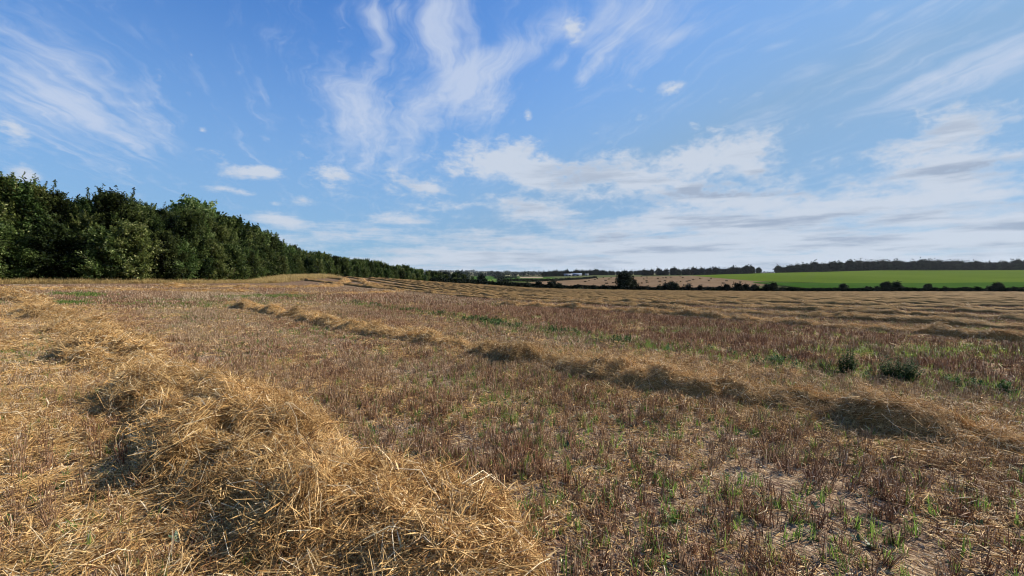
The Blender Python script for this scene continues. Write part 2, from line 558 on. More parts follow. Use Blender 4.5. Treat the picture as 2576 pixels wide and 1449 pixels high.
def principled(nt, out, color, rough=0.85, spec=0.2, normal=None):
    b = nt.nodes.new('ShaderNodeBsdfPrincipled')
    if isinstance(color, (tuple, list)): b.inputs['Base Color'].default_value = tuple(color[:3]) + (1,)
    else: lk(nt, color, b.inputs['Base Color'])
    b.inputs['Roughness'].default_value = rough
    b.inputs['Specular IOR Level'].default_value = spec
    if normal is not None: nt.links.new(normal, b.inputs['Normal'])
    if out is not None: nt.links.new(b.outputs[0], out.inputs['Surface'])
    return b


def attr_node(nt, name, kind='GEOMETRY'):
    a = nt.nodes.new('ShaderNodeAttribute')
    a.attribute_type = kind
    a.attribute_name = name
    return X(nt, a.outputs['Fac'])


def bump(nt, h, strength=0.5, dist=0.05):
    b = nt.nodes.new('ShaderNodeBump')
    b.inputs['Strength'].default_value = strength
    b.inputs['Distance'].default_value = dist
    lk(nt, h, b.inputs['Height'])
    return b.outputs[0]


def coords(nt, kind='Object'):
    t = nt.nodes.new('ShaderNodeTexCoord')
    return t.outputs[kind]


def position(nt):
    return nt.nodes.new('ShaderNodeNewGeometry').outputs['Position']


def thin_mat(name, stops, trans=0.25, rough=0.6, spec=0.25, tintw=0.35, second=None):
    """stalks, blades and leaves: colour from a per-piece value, partly translucent.
    second: other colour stops that the scatter's tint leans towards"""
    m, nt, out = new_mat(name)
    t = attr_node(nt, 'shade')
    col = ramp(nt, t, stops)
    ti = attr_node(nt, 'tint', 'INSTANCER')
    if second is not None:
        col = mixc(nt, ti, col, ramp(nt, t, second))
    else:
        v = ti * tintw + (1.0 - tintw * 0.5)
        hv = nt.nodes.new('ShaderNodeHueSaturation')
        lk(nt, v, hv.inputs['Value']); nt.links.new(col, hv.inputs['Color'])
        col = hv.outputs[0]
    b = principled(nt, None, col, rough, spec)
    tr = nt.nodes.new('ShaderNodeBsdfTranslucent')
    lk(nt, col, tr.inputs['Color'])
    mx = nt.nodes.new('ShaderNodeMixShader')
    mx.inputs[0].default_value = trans
    nt.links.new(b.outputs[0], mx.inputs[1]); nt.links.new(tr.outputs[0], mx.inputs[2])
    nt.links.new(mx.outputs[0], out.inputs['Surface'])
    return m


STRAW = [(0.0, (.18, .085, .026)), (0.25, (.45, .245, .080)), (0.6, (.66, .42, .165)), (0.88, (.78, .55, .27)), (1.0, (.86, .72, .48))]
STUB_A = [(0.0, (.060, .029, .016)), (0.4, (.215, .100, .052)), (0.75, (.39, .212, .115)), (1.0, (.66, .49, .34))]
STUB_B = [(0.0, (.15, .095, .050)), (0.4, (.37, .255, .140)), (0.75, (.54, .40, .24)), (1.0, (.74, .61, .44))]
GRASS_A = [(0.0, (.05, .10, .018)), (0.5, (.14, .24, .04)), (1.0, (.30, .40, .085))]
GRASS_B = [(0.0, (.10, .12, .025)), (0.5, (.24, .27, .06)), (1.0, (.40, .40, .12))]
M = {}
M['straw'] = thin_mat('straw', STRAW, 0.12, 0.6, 0.25, 0.5)
M['stubble'] = thin_mat('stubble', STUB_A, 0.10, 0.7, 0.2, second=STUB_B)
M['grass'] = thin_mat('grass', GRASS_A, 0.50, 0.5, 0.3, second=GRASS_B)
M['weed'] = thin_mat('weed', [(0.0, (.030, .054, .017)), (0.6, (.075, .128, .038)), (1.0, (.15, .22, .07))], 0.35, 0.75, 0.1, 0.5)
M['dry_grass'] = thin_mat('dry_grass', [(0.0, (.22, .15, .05)), (0.5, (.44, .31, .12)), (1.0, (.60, .46, .22))], 0.3, 0.6, 0.2, 0.4)


def foliage(name, stops, trans=0.28, var=0.5):
    m, nt, out = new_mat(name)
    t = attr_node(nt, 'shade')
    oi = nt.nodes.new('ShaderNodeObjectInfo')
    rnd = X(nt, oi.outputs['Random'])
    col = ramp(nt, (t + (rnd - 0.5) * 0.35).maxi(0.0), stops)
    hv = nt.nodes.new('ShaderNodeHueSaturation')
    lk(nt, (rnd * 37.13)._m('FRACT') * 0.055 + 0.452, hv.inputs['Hue'])
    lk(nt, rnd * var + (1.0 - var * 0.5), hv.inputs['Value'])
    nt.links.new(col, hv.inputs['Color'])
    b = principled(nt, None, hv.outputs[0], 0.75, 0.10)
    tr = nt.nodes.new('ShaderNodeBsdfTranslucent')
    nt.links.new(hv.outputs[0], tr.inputs['Color'])
    mx = nt.nodes.new('ShaderNodeMixShader')
    mx.inputs[0].default_value = trans
    nt.links.new(b.outputs[0], mx.inputs[1]); nt.links.new(tr.outputs[0], mx.inputs[2])
    nt.links.new(mx.outputs[0], out.inputs['Surface'])
    return m


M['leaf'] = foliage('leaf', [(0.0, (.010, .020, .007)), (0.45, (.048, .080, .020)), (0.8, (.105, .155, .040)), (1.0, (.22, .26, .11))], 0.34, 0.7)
M['leaf_far'] = foliage('leaf_far', [(0.0, (.007, .012, .007)), (0.6, (.014, .023, .011)), (1.0, (.030, .042, .018))], 0.10)


def bark():
    m, nt, out = new_mat('bark')
    co = coords(nt)
    n = noise(nt, mapping(nt, co, scale=(6, 6, 1.2)), 4.0, 5, 0.6)
    principled(nt, out, ramp(nt, n, [(0.3, (.03, .024, .018)), (0.7, (.10, .08, .06))]), 0.95, 0.1, bump(nt, n, 0.6, 0.02))
    return m


M['bark'] = bark()


def ground_mat():
    """stubble ground: crumbly reddish soil, chaff and short cut straw, seed rows"""
    m, nt, out = new_mat('stubble_ground')
    p = position(nt)
    rot = mapping(nt, p, rot=(0, 0, R(45)))           # rows run along x of this frame
    broad = noise(nt, p, 0.09, 4, 0.55)
    mid = noise(nt, p, 0.8, 5, 0.6)
    fine = noise(nt, p, 22.0, 6, 0.65)
    chaff = noise(nt, mapping(nt, rot, scale=(0.35, 1.5, 1)), 46.0, 4, 0.7)
    soil = ramp(nt, fine, [(0.30, (.045, .025, .017)), (0.5, (.13, .077, .054)), (0.72, (.27, .175, .128))])
    litter = ramp(nt, chaff, [(0.30, (.16, .10, .055)), (0.52, (.40, .27, .16)), (0.70, (.66, .52, .36))])
    k = (chaff + mid * 0.6 + broad * 0.4).sstep(0.86, 1.10)
    col = mixc(nt, k, soil, litter)
    # from some distance the standing stubble itself gives the colour: rows of brown straw
    wob = noise(nt, mapping(nt, rot, scale=(0.25, 2.2, 1)), 1.6, 5, 0.6)
    far_col = ramp(nt, (wob * 0.55 + broad * 0.25 + fine * 0.2), [(0.34, (.075, .047, .032)), (0.5, (.155, .098, .064)), (0.66, (.26, .172, .11))])
    green = noise(nt, mapping(nt, rot, (9, 3, 0), scale=(0.3, 1.0, 1)), 0.35, 4, 0.6)
    far_col = mixc(nt, green.sstep(0.52, 0.72) * 0.45, far_col, (.12, .125, .05))
    ln = nt.nodes.new('ShaderNodeVectorMath'); ln.operation = 'LENGTH'
    nt.links.new(p, ln.inputs[0])
    dist = X(nt, ln.outputs['Value'])
    col = mixc(nt, dist.sstep(10.0, 34.0) * 0.85, col, far_col)
    h = fine * 0.6 + chaff * 0.4
    principled(nt, out, col, 1.0, 0.0, bump(nt, h + noise(nt, p, 7.0, 4, 0.6) * 1.2, 1.0, 0.06))
    return m


M['ground'] = ground_mat()


def mound_mat(name='packed_straw', dull=1.0):
    m, nt, out = new_mat(name)
    p = position(nt)
    rot = mapping(nt, p, rot=(R(20), R(10), R(45)))
    a = noise(nt, mapping(nt, rot, scale=(0.30, 1.8, 1.8)), 24.0, 5, 0.7)
    b = noise(nt, mapping(nt, rot, rot=(0.3, 0.2, R(70)), scale=(0.30, 1.8, 1.8)), 24.0, 5, 0.7)
    big = noise(nt, p, 1.7, 4, 0.6)
    f = a._m('MAXIMUM', b) * 0.8 + big * 0.25
    col = ramp(nt, f, [(q, tuple(v * dull for v in c)) for q, c in [(0.36, (.10, .052, .016)), (0.52, (.30, .165, .055)), (0.66, (.50, .31, .115)), (0.82, (.68, .47, .22))]])
    principled(nt, out, col, 0.9, 0.08, bump(nt, f, 1.0, 0.06))
    return m


M['mound'] = mound_mat()
M['mound_far'] = mound_mat('packed_straw_dark', .62)  # the packed straw colours scaled darker for the far rows


def crop_mat(name, lo, hi, scale=0.6, stripe=(1, 1, 1), rotz=0.0, broad_scale=0.01, broad_amt=0.35):
    m, nt, out = new_mat(name)
    p = position(nt)
    a = noise(nt, mapping(nt, p, rot=(0, 0, rotz), scale=(1, 1, 1)), scale, 5, 0.7)
    st = mapping(nt, mapping(nt, p, rot=(0, 0, rotz)), scale=stripe)
    b = noise(nt, st, 0.25, 4, 0.6)
    c = noise(nt, p, broad_scale, 3, 0.5)
    f = a * 0.35 + b * 0.40 + c * broad_amt
    principled(nt, out, ramp(nt, f, [(0.38, lo), (0.72, hi)]), 1.0, 0.0, bump(nt, a, 0.4, 0.2))
    return m


M['meadow'] = crop_mat('meadow', (.045, .06, .022), (.13, .13, .06), 0.02, (.3, 1, 1), 0.4, 0.002)
M['bright_crop'] = crop_mat('bright_crop', (.056, .092, .011), (.106, .142, .020), 0.5, (.08, 1.4, 1), R(4), 0.006)
M['dark_crop'] = crop_mat('dark_crop', (.022, .058, .009), (.050, .100, .016), 0.5, (.2, 1.2, 1), R(-5), 0.01)
M['bale_field'] = crop_mat('bale_field', (.125, .080, .048), (.22, .150, .092), 0.4, (1.0, .05, 1), R(20), 0.008)
M['pale_green'] = crop_mat('pale_green', (.07, .12, .025), (.13, .18, .05), 0.2, (.1, 1, 1), R(10), 0.004)
M['mid_green'] = crop_mat('mid_green', (.03, .07, .014), (.06, .11, .025), 0.2, (.1, 1, 1), R(30), 0.004)
M['tan_field'] = crop_mat('tan_field', (.28, .19, .13), (.45, .33, .23), 0.2, (.1, 1, 1), R(60), 0.004)
M['far_field'] = crop_mat('far_field', (.10, .11, .06), (.34, .30, .17), 0.002, (.5, 2.5, 1), R(8), 0.0012, 0.6)


def plain(name, a, b, scale=3.0, rough=0.7, spec=0.3):
    m, nt, out = new_mat(name)
    n = noise(nt, coords(nt), scale, 4, 0.6)
    principled(nt, out, ramp(nt, n, [(0.3, a), (0.7, b)]), rough, spec)
    return m


# ------------------------------------------------------------------ ground
HEDGE_PTS = [(1085, 714), (1200, 718), (1340, 724.5), (1500, 728.5), (1700, 731.5), (1880, 733.5), (2100, 734.5), (2300, 735), (2576, 735), (2760, 735)]


def hedge_line():
    # field edge, metres
    Ys = [120, 140, 146, 150, 150, 150, 149, 147, 140, 134]
    return np.array([((x / 2.5156 - 512) / FPX * Y, Y) for (x, _), Y in zip(HEDGE_PTS, Ys)])


HL = hedge_line()


def build_ground():
    th = np.concatenate([np.linspace(-180, -60, 25)[:-1], np.linspace(-60, 60, 361), np.linspace(60, 180, 25)[1:]])
    th = np.radians(th[:-1])
    r = np.exp(np.linspace(math.log(0.6), math.log(12000.0), 230))
    T, Rr = np.meshgrid(th, r)
    x, y = Rr * np.sin(T), Rr * np.cos(T)
    z = land(x, y)
    lump = (fbm(x * 1.3, y * 1.3, 4, 3) - 0.5) * 0.07 * np.clip((60 - Rr) / 50, 0, 1)
    z = z + lump
    n, m = T.shape
    V = np.stack([x, y, z], -1).reshape(-1, 3)
    V = np.vstack([V, [[0, 0, float(z[0].mean())]]])
    i = (np.arange(n - 1)[:, None] * m + np.arange(m)[None]).ravel()
    j = (np.arange(n - 1)[:, None] * m + ((np.arange(m) + 1) % m)[None]).ravel()
    F = np.stack([i, i + m, j + m, j], 1)
    # field or other land
    cx = V[F].mean(1)
    edgeY = np.interp(cx[:, 0], HL[:, 0], HL[:, 1], left=118, right=130)
    inside = (cx[:, 1] < edgeY + 2) & (np.hypot(cx[:, 0], cx[:, 1]) < 330)
    far = np.hypot(cx[:, 0], cx[:, 1]) > 1700
    mi = np.where(inside, 0, np.where(far, 2, 1))
    F = F[:, ::-1]
    me = mesh_np('ground', V, F, (M['ground'], M['meadow'], M['far_field']), smooth=True, mat_idx=mi)
    # close the small hole under the camera
    put('ground', me, kind='structure')
    k = np.arange(m)
    cap = mesh_np('ground_patch', np.vstack([V[:m], V[-1:]]), np.stack([k, (k + 1) % m, np.full(m, m)], 1)[:, ::-1], (M['ground'],), smooth=True)
    put('ground_patch', cap, kind='structure')


build_ground()


def field_patch(name, xs, top, bot, mat, ymin, lift=0.35, nx=90, ny=24, ymax=9000.0):
    """a cultivated field on the far slope, laid over the land between two outlines"""
    X_ = np.linspace(xs[0], xs[-1], nx)
    t = np.interp(X_, xs, top); b = np.interp(X_, xs, bot)
    V = np.zeros((ny, nx, 3))
    for i in range(nx):
        for j in range(ny):
            k = j / (ny - 1)
            V[j, i] = ground_at(X_[i], b[i] + (t[i] - b[i]) * k, ymin, ymax)
    V[..., 2] += lift
    return put(name, mesh_np(name, V.reshape(-1, 3), grid_faces(ny, nx), (M[mat],), smooth=True), kind='structure')


field_patch('bale_field', [1330, 1400, 1560, 1740, 1800, 1945], [712, 704, 696.8, 694.5, 698, 712], [713, 722, 725, 728, 728, 718], 'bale_field', 200, ymax=840.0)
field_patch('bright_crop_field', [1742, 1900, 2110, 2300, 2700], [694.2, 687, 680.4, 681, 680], [694.6, 708, 713.2, 714, 710.5], 'bright_crop', 300, 0.5, ymax=880.0)
field_patch('dark_crop_field', [1895, 2050, 2300, 2700], [711.5, 713.2, 714.2, 710.8], [713, 730, 731, 731], 'dark_crop', 200, 0.8)
field_patch('green_field', [1190, 1230, 1320, 1400], [696, 694.5, 696, 699], [705, 703.5, 702.5, 701], 'mid_green', 250, 0.5, 50, 14)
field_patch('pale_green_field', [1190, 1280, 1400, 1460], [704, 702, 700.5, 701.5], [712, 711, 707, 704], 'pale_green', 250, 0.5, 50, 14)
field_patch('tan_field', [1308, 1340, 1366], [697.4, 697.2, 698.2], [700.6, 700.6, 700.2], 'tan_field', 500, 0.9, 16, 8)


# ------------------------------------------------------------------ straw and stubble shapes
def straw_clump(seed, n, rad, lmin, lmax, thick, lift, up=0.22, align=0.0):
    g = np.random.default_rng(seed)
    a = g.uniform(0, 2 * math.pi, n); q = rad * np.sqrt(g.uniform(0, 1, n))
    c = np.stack([q * np.cos(a), q * np.sin(a), g.uniform(-0.3, 1.0, n) * lift], 1)
    main = g.uniform(0, math.pi)
    yaw = np.where(g.uniform(0, 1, n) < align, main + g.normal(0, .35, n), g.uniform(0, 2 * math.pi, n))
    tilt = g.normal(0, up, n)
    tilt = np.where(g.uniform(0, 1, n) < 0.07, g.uniform(.5, 1.1, n), tilt)
    L = g.uniform(lmin, lmax, n) * g.uniform(.6, 1, n)
    d = np.stack([np.cos(yaw) * np.cos(tilt), np.sin(yaw) * np.cos(tilt), np.sin(tilt)], 1)
    b = np.stack([-np.sin(yaw), np.cos(yaw), g.normal(.3, .6, n)], 1) * (L * g.normal(0, .11, n))[:, None]
    V, F, k = tubes(c - d * L[:, None] / 2, c + d * L[:, None] / 2, thick * g.uniform(.6, 1.2, n), thick * g.uniform(.4, 1.0, n), 3, b)
    sh = np.clip(g.normal(.5, .28, n), 0, 1)[k]
    m = n // 3                         # torn leaf blades and husks between the stalks
    a = g.uniform(0, 2 * math.pi, m); q = rad * 1.1 * np.sqrt(g.uniform(0, 1, m))
    P = np.stack([q * np.cos(a), q * np.sin(a), g.uniform(-.2, .8, m) * lift], 1)
    yw = g.uniform(0, 2 * math.pi, m)
    D = np.stack([np.cos(yw), np.sin(yw), g.normal(0, .35, m)], 1)
    V2, F2 = leaf_quads(P, D, g.normal(0, .5, (m, 3)) + (0, 0, 1.0), g.uniform(.3, .8, m) * lmax * .5, np.full(m, thick * 3.6) * g.uniform(.6, 1.3, m))
    F = np.vstack([F, F2 + len(V)]); V = np.vstack([V, V2])
    sh = np.concatenate([sh, np.repeat(np.clip(g.normal(.45, .3, m), 0, 1), 4)])
    return mesh_np('straw_%d' % seed, V, F, (M['straw'],), {'shade': sh})


def stubble_tuft(seed, n, rad, hmin, hmax, thick, leaves=2):
    g = np.random.default_rng(seed)
    a = g.uniform(0, 2 * math.pi, n); q = rad * np.sqrt(g.uniform(0, 1, n))
    b = np.stack([q * np.cos(a), q * np.sin(a), np.full(n, -0.02)], 1)
    H = g.uniform(hmin, hmax, n)
    lean = g.normal(0, .16, (n, 2)) + b[:, :2] / (rad + 1e-6) * .16
    t = b + np.stack([lean[:, 0] * H, lean[:, 1] * H, H + .02], 1)
    V, F, k = tubes(b, t, thick * g.uniform(.7, 1.2, n), thick * g.uniform(.6, 1.0, n), 3)
    sh = np.clip(g.normal(.5, .25, n), 0, 1)[k]
    if leaves:
        # dead leaf blades hanging from the stalks
        m = leaves * 2
        i = g.integers(0, n, m)
        P = b[i] + (t[i] - b[i]) * g.uniform(.2, .9, m)[:, None]
        yw = g.uniform(0, 2 * math.pi, m)
        D = np.stack([np.cos(yw), np.sin(yw), g.uniform(-.6, .7, m)], 1)
        V2, F2 = leaf_quads(P, D, np.tile([[0, 0, 1.0]], (m, 1)), g.uniform(.04, .11, m), np.full(m, thick * 2.6))
        F = np.vstack([F, F2 + len(V)]); V = np.vstack([V, V2])
        sh = np.concatenate([sh, np.repeat(np.clip(g.normal(.6, .25, m), 0, 1), 4)])
    return mesh_np('tuft_%d' % seed, V, F, (M['stubble'],), {'shade': sh})


def blade_tuft(seed, n, rad, hmin, hmax, wid, mat, spread=.55):
    g = np.random.default_rng(seed)
    a = g.uniform(0, 2 * math.pi, n); q = rad * np.sqrt(g.uniform(0, 1, n))
    b = np.stack([q * np.cos(a), q * np.sin(a), np.full(n, -0.01)], 1)
    yw = g.uniform(0, 2 * math.pi, n)
    H = g.uniform(hmin, hmax, n); sp = np.abs(g.normal(0, spread, n))
    o = np.stack([np.cos(yw), np.sin(yw)], 1)
    w = np.stack([-o[:, 1], o[:, 0], np.zeros(n)], 1) * (wid * g.uniform(.6, 1.2, n) / 2)[:, None]
    m = b + np.concatenate([o * (H * sp * .35)[:, None], (H * .6)[:, None]], 1)
    e = b + np.concatenate([o * (H * sp)[:, None], (H * np.clip(1 - sp * .35, .3, 1))[:, None]], 1)
    V = np.stack([b - w, b + w, m + w * .8, m - w * .8, e + w * .12, e - w * .12], 1).reshape(-1, 3)
    k = np.arange(n)[:, None] * 6
    F = np.concatenate([k + [0, 1, 2, 3], k + [3, 2, 4, 5]])
    sh = np.repeat(np.clip(g.normal(.5, .28, n), 0, 1), 6)
    return mesh_np('blade_%d' % seed, V, F, (mat,), {'shade': sh})


def rosette(seed, n, lmin, lmax, mat, up=.5, stem=0.0):
    g = np.random.default_rng(seed)
    yw = np.arange(n) * 2.4 + g.uniform(-.4, .4, n)
    t = np.arange(n) / n
    P = np.stack([g.normal(0, .006, n), g.normal(0, .006, n), t * stem], 1)
    D = np.stack([np.cos(yw), np.sin(yw), g.uniform(.1, up * 2, n)], 1)
    L = g.uniform(lmin, lmax, n) * (1 - .45 * t * (stem > 0))
    V, F = leaf_quads(P, D, np.tile([[0, 0, 1.0]], (n, 1)), L, L * g.uniform(.35, .6, n))
    return mesh_np('rosette_%d' % seed, V, F, (mat,), {'shade': np.repeat(g.uniform(0, 1, n), 4)})


def pebble(seed):
    g = np.random.default_rng(seed)
    import bmesh
    bm = bmesh.new()
    bmesh.ops.create_icosphere(bm, subdivisions=1, radius=1.0)
    s = g.uniform(.6, 1.2, 3) * (1, 1, .6)
    for v in bm.verts: v.co = Vector((v.co.x * s[0], v.co.y * s[1], v.co.z * s[2])) * float(g.uniform(.8, 1.15))
    me = bpy.data.meshes.new('pebble_%d' % seed); bm.to_mesh(me); bm.free()
    me.materials.append(M['stone'])
    return me


M['weed_pale'] = thin_mat('weed_pale', [(0.0, (.05, .085, .04)), (0.6, (.10, .15, .075)), (1.0, (.18, .24, .14))], 0.25, 0.5, 0.3, 0.5)
M['stone'] = plain('stone', (.17, .115, .08), (.38, .29, .21), 40.0, 1.0, 0.0)
SRC = {}
SRC['straw_near'] = source('straw_near', [straw_clump(10 + i, 40, .17, .10, .38, .0025, .05, .24, .45) for i in range(9)])
SRC['straw_mid'] = source('straw_mid', [straw_clump(30 + i, 32, .20, .12, .34, .0036, .03, .16, .45) for i in range(7)])
SRC['straw_far'] = source('straw_far', [straw_clump(50 + i, 22, .28, .2, .42, .0070, .03, .12, .4) for i in range(5)])
SRC['chaff'] = source('chaff', [straw_clump(70 + i, 34, .24, .02, .17, .0024, .014, .12) for i in range(7)])
SRC['tuft_near'] = source('tuft_near', [stubble_tuft(100 + i, 8 + i % 7, .03, .06, .17, .0025, 1) for i in range(12)])
SRC['tuft_mid'] = source('tuft_mid', [stubble_tuft(130 + i, 10, .05, .07, .15, .0036, 1) for i in range(8)])
SRC['tuft_far'] = source('tuft_far', [stubble_tuft(150 + i, 10, .16, .07, .15, .008, 0) for i in range(6)])
SRC['grass'] = source('grass', [blade_tuft(200 + i, 12, .035, .05, .16, .0075, M['grass']) for i in range(8)])
SRC['grass_far'] = source('grass_far', [blade_tuft(220 + i, 12, .09, .05, .15, .015, M['grass'], .8) for i in range(6)])
SRC['rosette'] = source('rosette', [rosette(240 + i, 9, .025, .065, M['weed_pale'] if i % 2 else M['weed'], .45) for i in range(6)] if 'weed_pale' in M else [rosette(240 + i, 9, .025, .065, M['weed'], .45) for i in range(6)])
SRC['weedy'] = source('weedy', [rosette(260 + i, 34, .05, .12, M['weed'], .6, .20) for i in range(6)])
SRC['dry_grass'] = source('dry_grass', [blade_tuft(280 + i, 26, .16, .25, .62, .012, M['dry_grass'], .45) for i in range(6)])
SRC['pebble'] = source('pebble', [pebble(300 + i) for i in range(5)])


# ------------------------------------------------------------------ straw windrows
def resample(path, ds):
    path = np.asarray(path, float)
    seg = np.linalg.norm(np.diff(path, axis=0), axis=1)
    s = np.concatenate([[0], np.cumsum(seg)])
    n = max(int(s[-1] / ds), 4)
    q = np.linspace(0, s[-1], n)
    out = np.stack([np.interp(q, s, path[:, 0]), np.interp(q, s, path[:, 1])], 1)
    # soften corners
    k = max(1, int(0.8 / ds))
    if n > 6 * k:
        pad = np.pad(out, ((k, k), (0, 0)), 'edge')
        ker = np.ones(2 * k + 1) / (2 * k + 1)
        out = np.stack([np.convolve(pad[:, i], ker, 'valid') for i in (0, 1)], 1)
    return out, q


def windrow_mesh(path, width, height, seed, ds, cols, relief, gap=0.0, taper=True, lump=1.0, fine=.75, steep=.85, even=0.0):
    P, s = resample(path, ds)
    T = np.gradient(P, axis=0); T /= np.linalg.norm(T, axis=1, keepdims=True)
    Nn = np.stack([-T[:, 1], T[:, 0]], 1)
    amp = fbm(s * .55 * lump, s * 0 + seed * 3.7, 3, seed)
    amp = np.clip((amp - .5) * 2.2 + .62 - gap, .06, 1.3)
    amp = amp * (1 - even) + .75 * even
    if taper:
        amp = amp * np.clip(np.minimum(s, s[-1] - s) / 1.2 + .05, 0, 1)
    wob = (fbm(s * .4, s * 0 + 9.1, 3, seed + 5) - .5) * width * .6 * (1 - even * .6)
    wid = width * (.75 + .6 * fbm(s * .6, s * 0 + 3.3, 3, seed + 8)) * (.5 + .5 * np.clip(amp * 1.6, 0, 1))
    t = np.linspace(-1, 1, cols)
    off = t[None] * (wid / 2)[:, None] + wob[:, None]
    x = P[:, 0:1] + Nn[:, 0:1] * off
    y = P[:, 1:2] + Nn[:, 1:2] * off
    prof = np.clip(1 - t ** 2, 0, 1)[None] ** steep
    lumps = fbm(x * 1.5 * lump, y * 1.5 * lump, 2, seed + 20) - .5
    small = fbm(x * 4.2 * lump, y * 4.2 * lump, 3, seed + 31) - .5
    z = height * prof * (.30 + .70 * amp[:, None]) + height * relief * np.clip(amp[:, None] * 1.5, 0, 1) * np.sqrt(prof) * (lumps * 1.7 + small * fine)
    z = np.maximum(z, 0) + prof * .02
    zz = land(x, y) + z - .045 * (1 - prof)
    V = np.stack([x, y, zz], -1)
    return V, P


def surf_samples(V, density, g, dens_scale=None):
    """random points with normals on a vertex grid"""
    a = V[1:, :-1] - V[:-1, :-1]; b = V[:-1, 1:] - V[:-1, :-1]
    nrm = np.cross(b, a)
    ar = np.linalg.norm(nrm, axis=-1)
    w = ar if dens_scale is None else ar * dens_scale[:-1, :-1]
    flip = np.sign(nrm[..., 2:3]); flip[flip == 0] = 1
    nrm = nrm * flip / (ar[..., None] + 1e-9)
    tot = w.sum()
    n = g.poisson(tot * density)
    pick = g.choice(w.size, n, p=(w / tot).ravel())
    i, j = np.unravel_index(pick, w.shape)
    u, v = g.uniform(0, 1, (2, n, 1))
    P = V[i, j] * (1 - u) * (1 - v) + V[i + 1, j] * u * (1 - v) + V[i, j + 1] * (1 - u) * v + V[i + 1, j + 1] * u * v
    return P, nrm[i, j], i, j


WINDROWS = []     # (path, half width) kept to leave the stubble out underneath


def windrow(path, width, height, seed, label, group='straw windrows on the stubble field', ds=.06, cols=34, relief=.55, gap=0.0, dens=(140, 60, 16), reach=(9, 26, 70), lump=1.0, name='straw_windrow', straw=True, fine=.75, steep=.85, mat='mound', even=0.0, clump=1.0):
    V, P = windrow_mesh(path, width, height, seed, ds, cols, relief, gap, lump=lump, fine=fine, steep=steep, even=even)
    n, m = V.shape[:2]
    o = put(name, mesh_np(name, V.reshape(-1, 3), grid_faces(n, m)[:, ::-1], (M[mat],), smooth=True), label=label, category='windrow', group=group)
    WINDROWS.append((P, width * .42))
    if not straw: return o
    g = np.random.default_rng(seed + 900)
    r = np.hypot(V[..., 0], V[..., 1])
    vis = (np.abs(np.arctan2(V[..., 0], V[..., 1])) < R(57)) & (V[..., 1] > .6)
    lo = 0
    for dn, hi, key in zip(dens, reach, ('straw_near', 'straw_mid', 'straw_far')):
        mask = ((r >= lo) & (r < hi) & vis).astype(float)
        lo = hi
        if mask.sum() < 4 or dn == 0: continue
        Q, N, i, j = surf_samples(V, dn, g, mask)
        k = len(Q)
        if not k: continue
        N = N * .8 + np.array([[0, 0, .2]]) + g.normal(0, .12, (k, 3))
        yaw = g.uniform(0, 2 * math.pi, k)
        sc = clump * g.uniform(.8, 1.25, k)[:, None] * np.ones((1, 3))
        tint = np.clip(fbm(Q[:, 0] * .9, Q[:, 1] * .9, 3, seed) * 1.6 - .3 + g.normal(0, .15, k), 0, 1)
        scatter('loose_straw', Q, rot_from_normal(N, yaw), sc, g.integers(0, 32, k), tint, SRC[key], o, kind='stuff')
    return o


def photo_path(pts, ymin=1.5):
    return np.array([ground_at(x, y, ymin)[:2] for x, y in pts])


near_path = photo_path([(1290, 1640), (1085, 1440), (905, 1300), (745, 1180), (595, 1080), (455, 992), (290, 900), (155, 815), (92, 770), (30, 749), (-60, 738)])
windrow(near_path, 1.3, .19, 11, 'thick golden straw windrow running from the bottom edge up to the left edge', ds=.04, cols=60, relief=1.15, dens=(125, 80, 16), reach=(8, 26, 70), lump=1.4, fine=1.6, steep=.6)
mid_path = photo_path([(570, 766), (640, 780), (800, 812), (960, 843), (1130, 873), (1300, 905), (1450, 932), (1600, 962), (1780, 995), (1900, 1012), (2080, 1045), (2300, 1085), (2576, 1135), (2800, 1180)])
windrow(mid_path, .68, .215, 23, 'long dark-sided straw windrow slanting across the middle of the field', ds=.05, cols=36, relief=.95, gap=.08, dens=(120, 85, 14), reach=(9, 26, 70), lump=1.3, fine=1.3, steep=.5, clump=.75, even=.3)
third_path = photo_path([(1245, 766), (1420, 779), (1600, 790), (1780, 802), (1900, 811), (2060, 822), (2200, 833), (2350, 844), (2576, 862), (2760, 878)])
windrow(third_path, .75, .22, 37, 'thin broken straw windrow beyond the strip of dark weeds', ds=.08, cols=26, relief=.7, gap=-.05, dens=(110, 45, 8), lump=1.6, steep=.5, clump=.8, even=.3)

# the close-set rows that fill the field beyond, straight and parallel
ORD = ['first', 'second', 'third', 'fourth', 'fifth', 'sixth', 'seventh', 'eighth', 'ninth', 'tenth']
sq = math.sqrt(.5)
row_no = 0
for kk in range(46):
    s0 = 30.8 + 7.07 * kk
    # row: x + y = s0; visible part between the crest on the left and the hedge
    a = np.linspace(-260, 260, 521)
    px = s0 / 2 + a * sq; py = s0 / 2 - a * sq
    edge = np.interp(px, HL[:, 0], HL[:, 1], left=118, right=130) - 5.0
    ok = (py < edge) & (py > 4) & (np.abs(np.arctan2(px, py)) < R(54)) & (px > -30 + 8 * vnoise(kk * 1.7, 0.3))
    if ok.sum() < 8: continue
    px, py = px[ok], py[ok]
    dmin = np.hypot(px, py).min()
    ds = float(np.clip(dmin / 150, .14, .55))
    lab = ('straw row, %s of the close-set rows counted from the broken windrow' % ORD[row_no]) if row_no < len(ORD) else 'one of the many far straw rows crowding together below the dark hedge'
    windrow(np.stack([px, py], 1), 1.05, .27, 100 + kk, lab, group='close-set straw rows filling the far field', ds=ds, cols=13, relief=.42, gap=.0, dens=(0, 14, 2), reach=(10, 30, 38), lump=1.2, steep=.5, mat='mound_far', even=.55, clump=.8)
    row_no += 1

